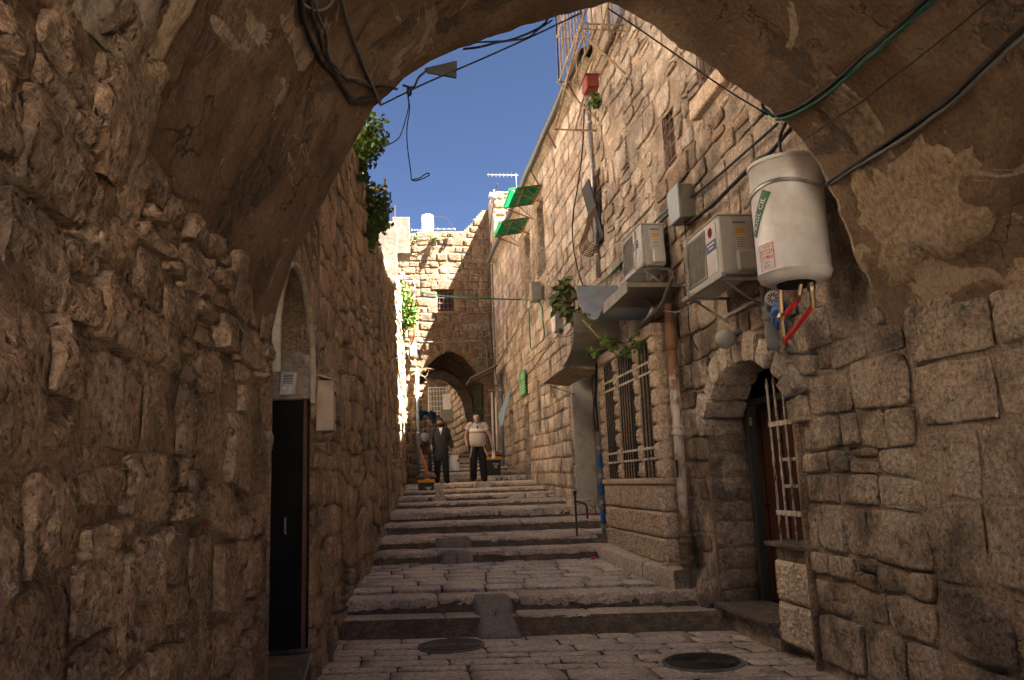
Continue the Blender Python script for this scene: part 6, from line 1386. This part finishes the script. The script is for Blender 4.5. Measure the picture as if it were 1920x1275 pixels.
def person(label, loc, H, heading, cfg):
    """figure modelled 1.75 m tall facing -Y, local coordinates"""
    root = thing('person', label, 'person', loc); k = H / 1.75; root.scale = (k, k, k); root.rotation_euler = (0, 0, heading)
    L = cfg['legs']; A = cfg['arms']; bel = cfg.get('belly', 0)
    J = {'pelvis': ((0, 0, .94), (.13, .10)), 'belly': ((0, -bel * .4, 1.08), (.14 + bel * .3, .11 + bel * .5)), 'chest': ((0, 0, 1.28), (.15, .11)), 'neck0': ((0, .01, 1.45), (.07, .06)), 'neck': ((0, -.005, 1.51), .052),
         'jaw': ((0, -.025, 1.56), (.060, .068)), 'head': ((0, -.015, 1.645), (.074, .092)), 'crown': ((0, 0, 1.71), (.055, .068)), 'nose': ((0, -.118, 1.615), .013)}
    E = [('pelvis', 'belly'), ('belly', 'chest'), ('chest', 'neck0'), ('neck0', 'neck'), ('neck', 'jaw'), ('jaw', 'head'), ('head', 'crown'), ('head', 'nose')]
    for s, nm in ((-1, 'r'), (1, 'l')):
        kn, an_ = np.array(L[nm][0]), np.array(L[nm][1]); J[nm + 'hip'] = ((s * .095, 0, .88), .088); J[nm + 'knee'] = (kn, .056); J[nm + 'ank'] = (an_, .038); J[nm + 'toe'] = (an_ + [s * .015, -.12, -.05], .022)
        E += [('pelvis', nm + 'hip'), (nm + 'hip', nm + 'knee'), (nm + 'knee', nm + 'ank'), (nm + 'ank', nm + 'toe')]
        el, wr = np.array(A[nm][0]), np.array(A[nm][1]); J[nm + 'sh'] = ((s * .185, 0, 1.41), .062); J[nm + 'elb'] = (el, .042); J[nm + 'wri'] = (wr, .028)
        dn = wr - el; dn /= np.linalg.norm(dn); pl = wr + dn * .075; J[nm + 'palm'] = (pl, (.034, .022)); E += [('chest', nm + 'sh'), (nm + 'sh', nm + 'elb'), (nm + 'elb', nm + 'wri'), (nm + 'wri', nm + 'palm')]
        J[nm + 'ear'] = ((s * .086, .0, 1.625), .012); E.append(('head', nm + 'ear'))
        sd_ = np.cross(dn, [s, .2, 0]); sd_ /= np.linalg.norm(sd_)
        for f_ in range(4):
            b0 = pl + sd_ * (f_ - 1.5) * .019 + dn * .03; ln = (.062, .074, .068, .052)[f_]; m_ = b0 + dn * ln * .55 + np.array([-s * .008, -.006, 0]); e_ = m_ + dn * ln * .42 + np.array([-s * .02, -.012, .006])
            J[f'{nm}f{f_}a'] = (b0, .0095); J[f'{nm}f{f_}b'] = (m_, .0085); J[f'{nm}f{f_}c'] = (e_, .007); E += [(nm + 'palm', f'{nm}f{f_}a'), (f'{nm}f{f_}a', f'{nm}f{f_}b'), (f'{nm}f{f_}b', f'{nm}f{f_}c')]
        tb = wr + dn * .045 + sd_ * .038; J[nm + 'th0'] = (tb, .011); J[nm + 'th1'] = (tb + dn * .045 + sd_ * .014 + np.array([-s * .01, 0, 0]), .009); E += [(nm + 'palm', nm + 'th0'), (nm + 'th0', nm + 'th1')]
    skin_body('body', J, E, M['skin'], root, None)
    def child(nm, V, F, mat, smooth=True):
        me = bpy.data.meshes.new(nm); me.from_pydata(np.asarray(V).tolist(), [], F); me.materials.append(mat); me.polygons.foreach_set('use_smooth', np.full(len(me.polygons), smooth)); o = bpy.data.objects.new(nm, me); COL.objects.link(o); o.parent = root; return o
    def fin(nm, mb, mat, smooth=True): return child(nm, np.vstack(mb.V), mb.F, mat, smooth)
    # trousers: legs and seat as one garment
    m = MB()
    for s, nm in ((-1, 'r'), (1, 'l')):
        hp = np.array(J[nm + 'hip'][0]); kn, an_ = np.array(L[nm][0]), np.array(L[nm][1]); p = bez([hp + [0, 0, .08], hp, (hp + kn) / 2, kn, (kn + an_) / 2, an_ + [0, 0, .0], an_ + [0, 0, -.035]], 24)
        rr = np.interp(np.linspace(0, 1, len(p)), [0, .15, .5, .8, 1], [.10, .115, .088, .078, .074]); m.tube(p, rr * cfg.get('loose', 1), 14)
    V, F = ring_loft([(0, 0, .80, .12, .10), (0, 0, .88, .185, .125), (0, -bel * .1, .98, .175 + bel * .3, .12 + bel * .3), (0, -bel * .2, 1.04, .165 + bel * .4, .12 + bel * .5)]); m.add(V, F); fin('trousers', m, cfg['trousers'])
    for nm, s in (('r', -1), ('l', 1)):
        an_ = np.array(L[nm][1]); mm = MB(); mm.tube(bez([an_ + [0, .07, -.055], an_ + [0, .0, -.03], an_ + [s * .01, -.10, -.05], an_ + [s * .02, -.225, -.06]], 12), np.interp(np.linspace(0, 1, 13), [0, .2, .6, .9, 1], [.04, .060, .058, .052, .03]), 10); fin('shoe', mm, M['black_door'])
    # top garment with sleeves
    m = MB(); rings = [(0, -bel * q[3], q[0], q[1] + bel * q[3] * .8, q[2] + bel * q[3]) for q in cfg['torso']]; V, F = ring_loft(rings, 22, 1, cfg.get('fold', .0)); m.add(V, F)
    for s, nm in ((-1, 'r'), (1, 'l')):
        sh, el, wr = np.array(J[nm + 'sh'][0]), np.array(A[nm][0]), np.array(A[nm][1]); end = cfg['sleeve']
        p = bez([sh + [-s * .07, 0, .02], sh, (sh + el) / 2, el, (el + wr) / 2, wr], 26); p = p[:int(len(p) * end)]; rr = np.interp(np.linspace(0, 1, len(p)), [0, .2, .6, 1], cfg['sleeve_r']); m.tube(p, rr, 12)
    fin(cfg['top_name'], m, cfg['top_mat'])
    # hair, beard, cap, eyes
    if cfg.get('beard'):
        m = MB(); V, F = ring_loft([(0, -.075, cfg.get('beard_low', 1.46), .018, .018), (0, -.075, cfg.get('beard_low', 1.46) + .035, .042, .034), (0, -.058, 1.535, .062, .055), (0, -.045, 1.57, .068, .062), (0, -.036, 1.598, .069, .062)], 14, 0, .05); m.add(V, F); fin('beard', m, cfg['beard'])
        mm = MB(); mm.box((0, -.109, 1.585), (.05, .02, .014), bev=.004); fin('moustache', mm, cfg['beard'])
    m = MB(); V, F = ring_loft([(0, .028, 1.55, .055, .055), (0, .022, 1.62, .083, .078), (0, .02, 1.68, .083, .083), (0, .012, 1.725, .062, .07), (0, .008, 1.745, .03, .035)], 18); m.add(V, F); fin('hair', m, cfg['hair'])
    if cfg.get('cap'):
        m = MB(); V, F = ring_loft([(0, .006, 1.685, .080, .094), (0, .008, 1.725, .070, .080), (0, .010, 1.752, .04, .046)], 20); m.add(V, F); fin('skullcap', m, cfg['cap'])
    if not cfg.get('back'):
        for s in (-1, 1): mm = MB(); mm.box((s * .03, -.099, 1.635), (.022, .012, .010), bev=.003); fin('eye', mm, M['black_door']); mm = MB(); mm.box((s * .03, -.100, 1.655), (.034, .01, .007), bev=.002); fin('eyebrow', mm, cfg['beard'] if cfg.get('beard') else cfg['hair'])
        mm = MB(); mm.box((0, -.107, 1.567), (.036, .012, .009), bev=.003); fin('mouth', mm, plain('lip', (.30, .10, .08), .5))
    return root, fin
M['cloth_black'] = plain('black_cloth', (.013, .013, .014), .85, 0, .2, 20); M['coat'] = plain('charcoal_coat', (.030, .030, .032), .75, 0, .2, 14); M['white_shirt'] = plain('white_cotton', (.7, .69, .66), .8)
M['hair_black'] = plain('black_hair', (.012, .009, .007), .7); M['hair_grey'] = plain('grey_hair', (.23, .21, .19), .8)
t = NT('striped_polo'); zz = t.n('SeparateXYZ'); tc = t.n('TexCoord'); t.l(tc.outputs['Object'], zz.inputs[0])
cst = t.ramp(t.math('SUBTRACT', zz.outputs['Z'], .8), [(0, (.42, .38, .35)), (.405, (.42, .38, .35)), (.41, (.13, .075, .05)), (.425, (.13, .075, .05)), (.43, (.38, .32, .27)), (.445, (.16, .09, .06)), (.46, (.62, .59, .56)), (.53, (.62, .59, .56)), (.535, (.40, .36, .33))])
t.t.nodes[-1]; [setattr(n_.color_ramp, 'interpolation', 'CONSTANT') for n_ in t.t.nodes if n_.type == 'VALTORGB']; t.col(cst); t.set(Roughness=.8); M['polo'] = t.m
def stand(px, py, y): p = onY(px, py, y); p[2] = floor_z(p[0], p[1]); return p
# man in the long coat
p1_ = stand(827, 902, 20.3)
c1 = dict(legs={'r': ((-.09, -.02, .50), (-.08, .16, .12)), 'l': ((.10, -.17, .51), (.12, -.20, .09))}, arms={'r': ((-.26, -.02, 1.15), (-.27, -.20, .98)), 'l': ((.27, .07, 1.14), (.33, -.02, .89))}, trousers=M['cloth_black'], loose=1.0,
          torso=[(.58, .20, .155, 0), (.66, .205, .155, 0), (.80, .20, .15, 0), (.95, .19, .145, .2), (1.08, .185, .14, .3), (1.22, .20, .14, .2), (1.36, .205, .125, 0), (1.44, .16, .10, 0), (1.49, .085, .07, 0)], fold=.035, sleeve=.95, sleeve_r=[.085, .08, .066, .058], top_name='long_coat', top_mat=M['coat'], beard=M['hair_black'], beard_low=1.47, hair=M['hair_black'], cap=M['cloth_black'])
pm, fin = person('bearded man in a long black coat and white shirt carrying a pale carrier bag', p1_, 1.66, R(6), c1)
m = MB(); m.add([(0, -.155, 1.24), (-.052, -.098, 1.485), (0, -.085, 1.50), (.052, -.098, 1.485), (0, -.14, 1.36)], [[0, 4, 1], [1, 4, 2], [2, 4, 3], [3, 4, 0]]); fin('shirt_front', m, M['white_shirt'], False)
m = MB(); m.prism([(0.02, -.156, 1.24), (-.075, -.10, 1.47), (-.03, -.145, 1.34)], (0, -.008, 0)).prism([(-.02, -.156, 1.24), (.075, -.10, 1.47), (.03, -.145, 1.34)], (0, -.008, 0)); fin('lapel', m, M['cloth_black'], False)
def bag_thing(name, label, c, size, mat, sd, extra=None):
    t_ = thing(name, label, 'bag', np.asarray(c) - [0, 0, size[2]]); a = np.linspace(0, 1, 12); A_, B_ = np.meshgrid(a, a, indexing='ij')
    for sgn in (-1, 1):
        Wd = (A_ - .5) * 2 * size[0] * (.72 + .28 * (1 - B_)); P = np.stack([c[0] + Wd, c[1] + sgn * size[1] * np.sin(np.pi * A_) * (1 - B_ * .75) + .01 * fbm(np.stack([A_ * 5, B_ * 5, A_ * 0], -1), 2, sd), c[2] - size[2] + 2 * size[2] * B_], -1); MB().grid(P).build('side', mat, t_, True)
    for sgn in (-1, 1): MB().tube(bez([np.asarray(c) + [-size[0] * .4, sgn * .008, size[2]], np.asarray(c) + [0, sgn * .008, size[2] + .09], np.asarray(c) + [size[0] * .4, sgn * .008, size[2]]], 10), .006, 5).build('handle', mat, t_)
    return t_
def hand_at(root, l): return np.array(root.matrix_basis @ Vector(l))
bpy.context.view_layer.update()
h = hand_at(pm, (.325, -.07, .76)); M['carrier'] = plain('carrier_bag', (.55, .56, .58), .5, 0, .2, 22)
cb_ = bag_thing('carrier_bag', 'pale printed carrier bag held by the man in the long coat', h - [-.03, 0, .22], (.14, .05, .19), M['carrier'], 1)
MB().box(h - [-.13, .03, .16], (.06, .05, .07), rotm(0, R(20), 0), .01).build('red_print', M['sticker_red'], cb_)
h = hand_at(pm, (-.31, -.16, .84)); bag_thing('handbag', 'slim black bag held by the man in the long coat', h - [0, 0, .26], (.05, .10, .22), M['cloth_black'], 2)
# man in the striped polo shirt
p2_ = stand(897, 903, 20.1)
c2 = dict(legs={'r': ((-.11, -.12, .52), (-.12, .10, .13)), 'l': ((.12, -.06, .50), (.15, -.06, .09))}, arms={'r': ((-.30, .04, 1.14), (-.27, -.16, .96)), 'l': ((.33, .02, 1.14), (.38, -.04, .88))}, trousers=M['cloth_black'], loose=1.12, belly=.035,
          torso=[(.88, .178, .14, .5), (.94, .185, .15, 1.0), (1.06, .185, .155, 1.0), (1.18, .19, .15, .8), (1.30, .20, .14, .2), (1.38, .195, .125, 0), (1.44, .15, .10, 0), (1.49, .08, .07, 0)], fold=.03, sleeve=.42, sleeve_r=[.085, .086, .082, .086], top_name='polo_shirt', top_mat=M['polo'], beard=M['hair_grey'], beard_low=1.44, hair=M['hair_grey'], cap=M['cloth_black'])
pm2, fin = person('stout grey bearded man in a striped beige polo shirt and black trousers', p2_, 1.76, R(-4), c2)
for s, dx in ((-1, .13), (1, .15)):
    for q in (0, .022): m = MB(); m.tube(bez([(s * dx, -.20, .93), (s * (dx + .02 + q), -.22, .78), (s * (dx + (.06 if s < 0 else .1) + q), -.2, .60)], 10), .007, 4); fin('knotted_fringe', m, plain('cream_cord', (.55, .5, .4), .8))
m = MB(); m.box((.01, -.165, 1.36), (.035, .02, .07), bev=.006); fin('placket', m, M['cloth_black'])
bpy.context.view_layer.update(); h = hand_at(pm2, (.395, -.06, .76)); bag_thing('carrier_bag', 'small white plastic bag held by the man in the striped polo', h - [0, 0, .10], (.05, .03, .09), M['white_shirt'], 3)
# child walking away
p3_ = stand(797, 856, 36)
c3 = dict(legs={'r': ((-.10, -.02, .50), (-.10, .06, .09)), 'l': ((.10, -.08, .50), (.10, -.04, .09))}, arms={'r': ((-.27, .03, 1.15), (-.29, -.05, .92)), 'l': ((.27, .03, 1.15), (.29, -.05, .92))}, trousers=plain('maroon_cloth', (.09, .02, .025), .8), loose=1.05,
          torso=[(.86, .19, .14, 0), (.98, .185, .14, 0), (1.10, .18, .14, 0), (1.22, .195, .14, 0), (1.36, .205, .125, 0), (1.44, .16, .10, 0), (1.49, .085, .07, 0)], sleeve=.5, sleeve_r=[.085, .085, .08, .075], top_name='shirt', top_mat=plain('pale_blue_cloth', (.26, .36, .40), .8), hair=M['hair_black'], back=True)
person('child in a pale blue top and maroon trousers walking away beyond the gate', p3_, 1.12, R(180), c3)
bk = stand(785, 850, 33.2)
BP = thing('backpack', 'navy backpack with a lime stripe lying inside the gate passage', 'backpack', bk)
MB().box(bk + [0, 0, .22], (.34, .22, .44), bev=.05).build('pack', plain('navy_cloth', (.02, .03, .10), .8), BP); MB().box(bk + [0, -.115, .2], (.30, .012, .07)).build('stripe', plain('lime_strip', (.35, .65, .05), .6), BP); MB().tube(bez([bk + [-.08, 0, .42], bk + [0, 0, .5], bk + [.08, 0, .42]], 8), .012, 5).build('strap', M['cloth_black'], BP)

# ================================================================ litter
lt = onZ(1222, 1163, .02); lt[2] = .05
crumpled(lt, (.07, .06, .05), plain('clear_plastic', (.42, .42, .42), .25, 0, .2, 20), 'litter', 'crumpled clear plastic cup lying at the foot of the lowest step', 5, 'litter', n=14)
lt = onZ(1112, 1049, .47); crumpled(lt + [0, 0, .02], (.03, .03, .02), plain('pink_paper', (.6, .08, .12), .6), 'litter', 'tiny pink scrap of paper by the kerb corner', 6, 'litter', n=8)
lr = np.random.default_rng(17)
for k in range(2):
    k = k * 5
    p = onZ(lr.uniform(1330, 1400), lr.uniform(1162, 1200), .02) if k < 5 else onZ(lr.uniform(625, 660), lr.uniform(1195, 1240), .02)
    p[2] = .022; V, F = leaves(np.array([p]), .06, lr); V[:, 2] = np.clip(V[:, 2], .018, .035)
    tag(mesh_obj('dry_leaf', V, F.tolist(), M['dry_leaf'] if 'dry_leaf' in M else M.setdefault('dry_leaf', plain('dry_leaf', (.22, .10, .04), .8)), None, loc=p), 'dry brown leaf on the paving ' + ('near the threshold slab of the arched door' if k < 5 else 'against the foot of the left wall'), 'leaf')
print('stones', STONES, 'objects', len(bpy.data.objects), 'tris', sum(len(o.data.polygons) * 2 for o in bpy.data.objects if o.type == 'MESH'))
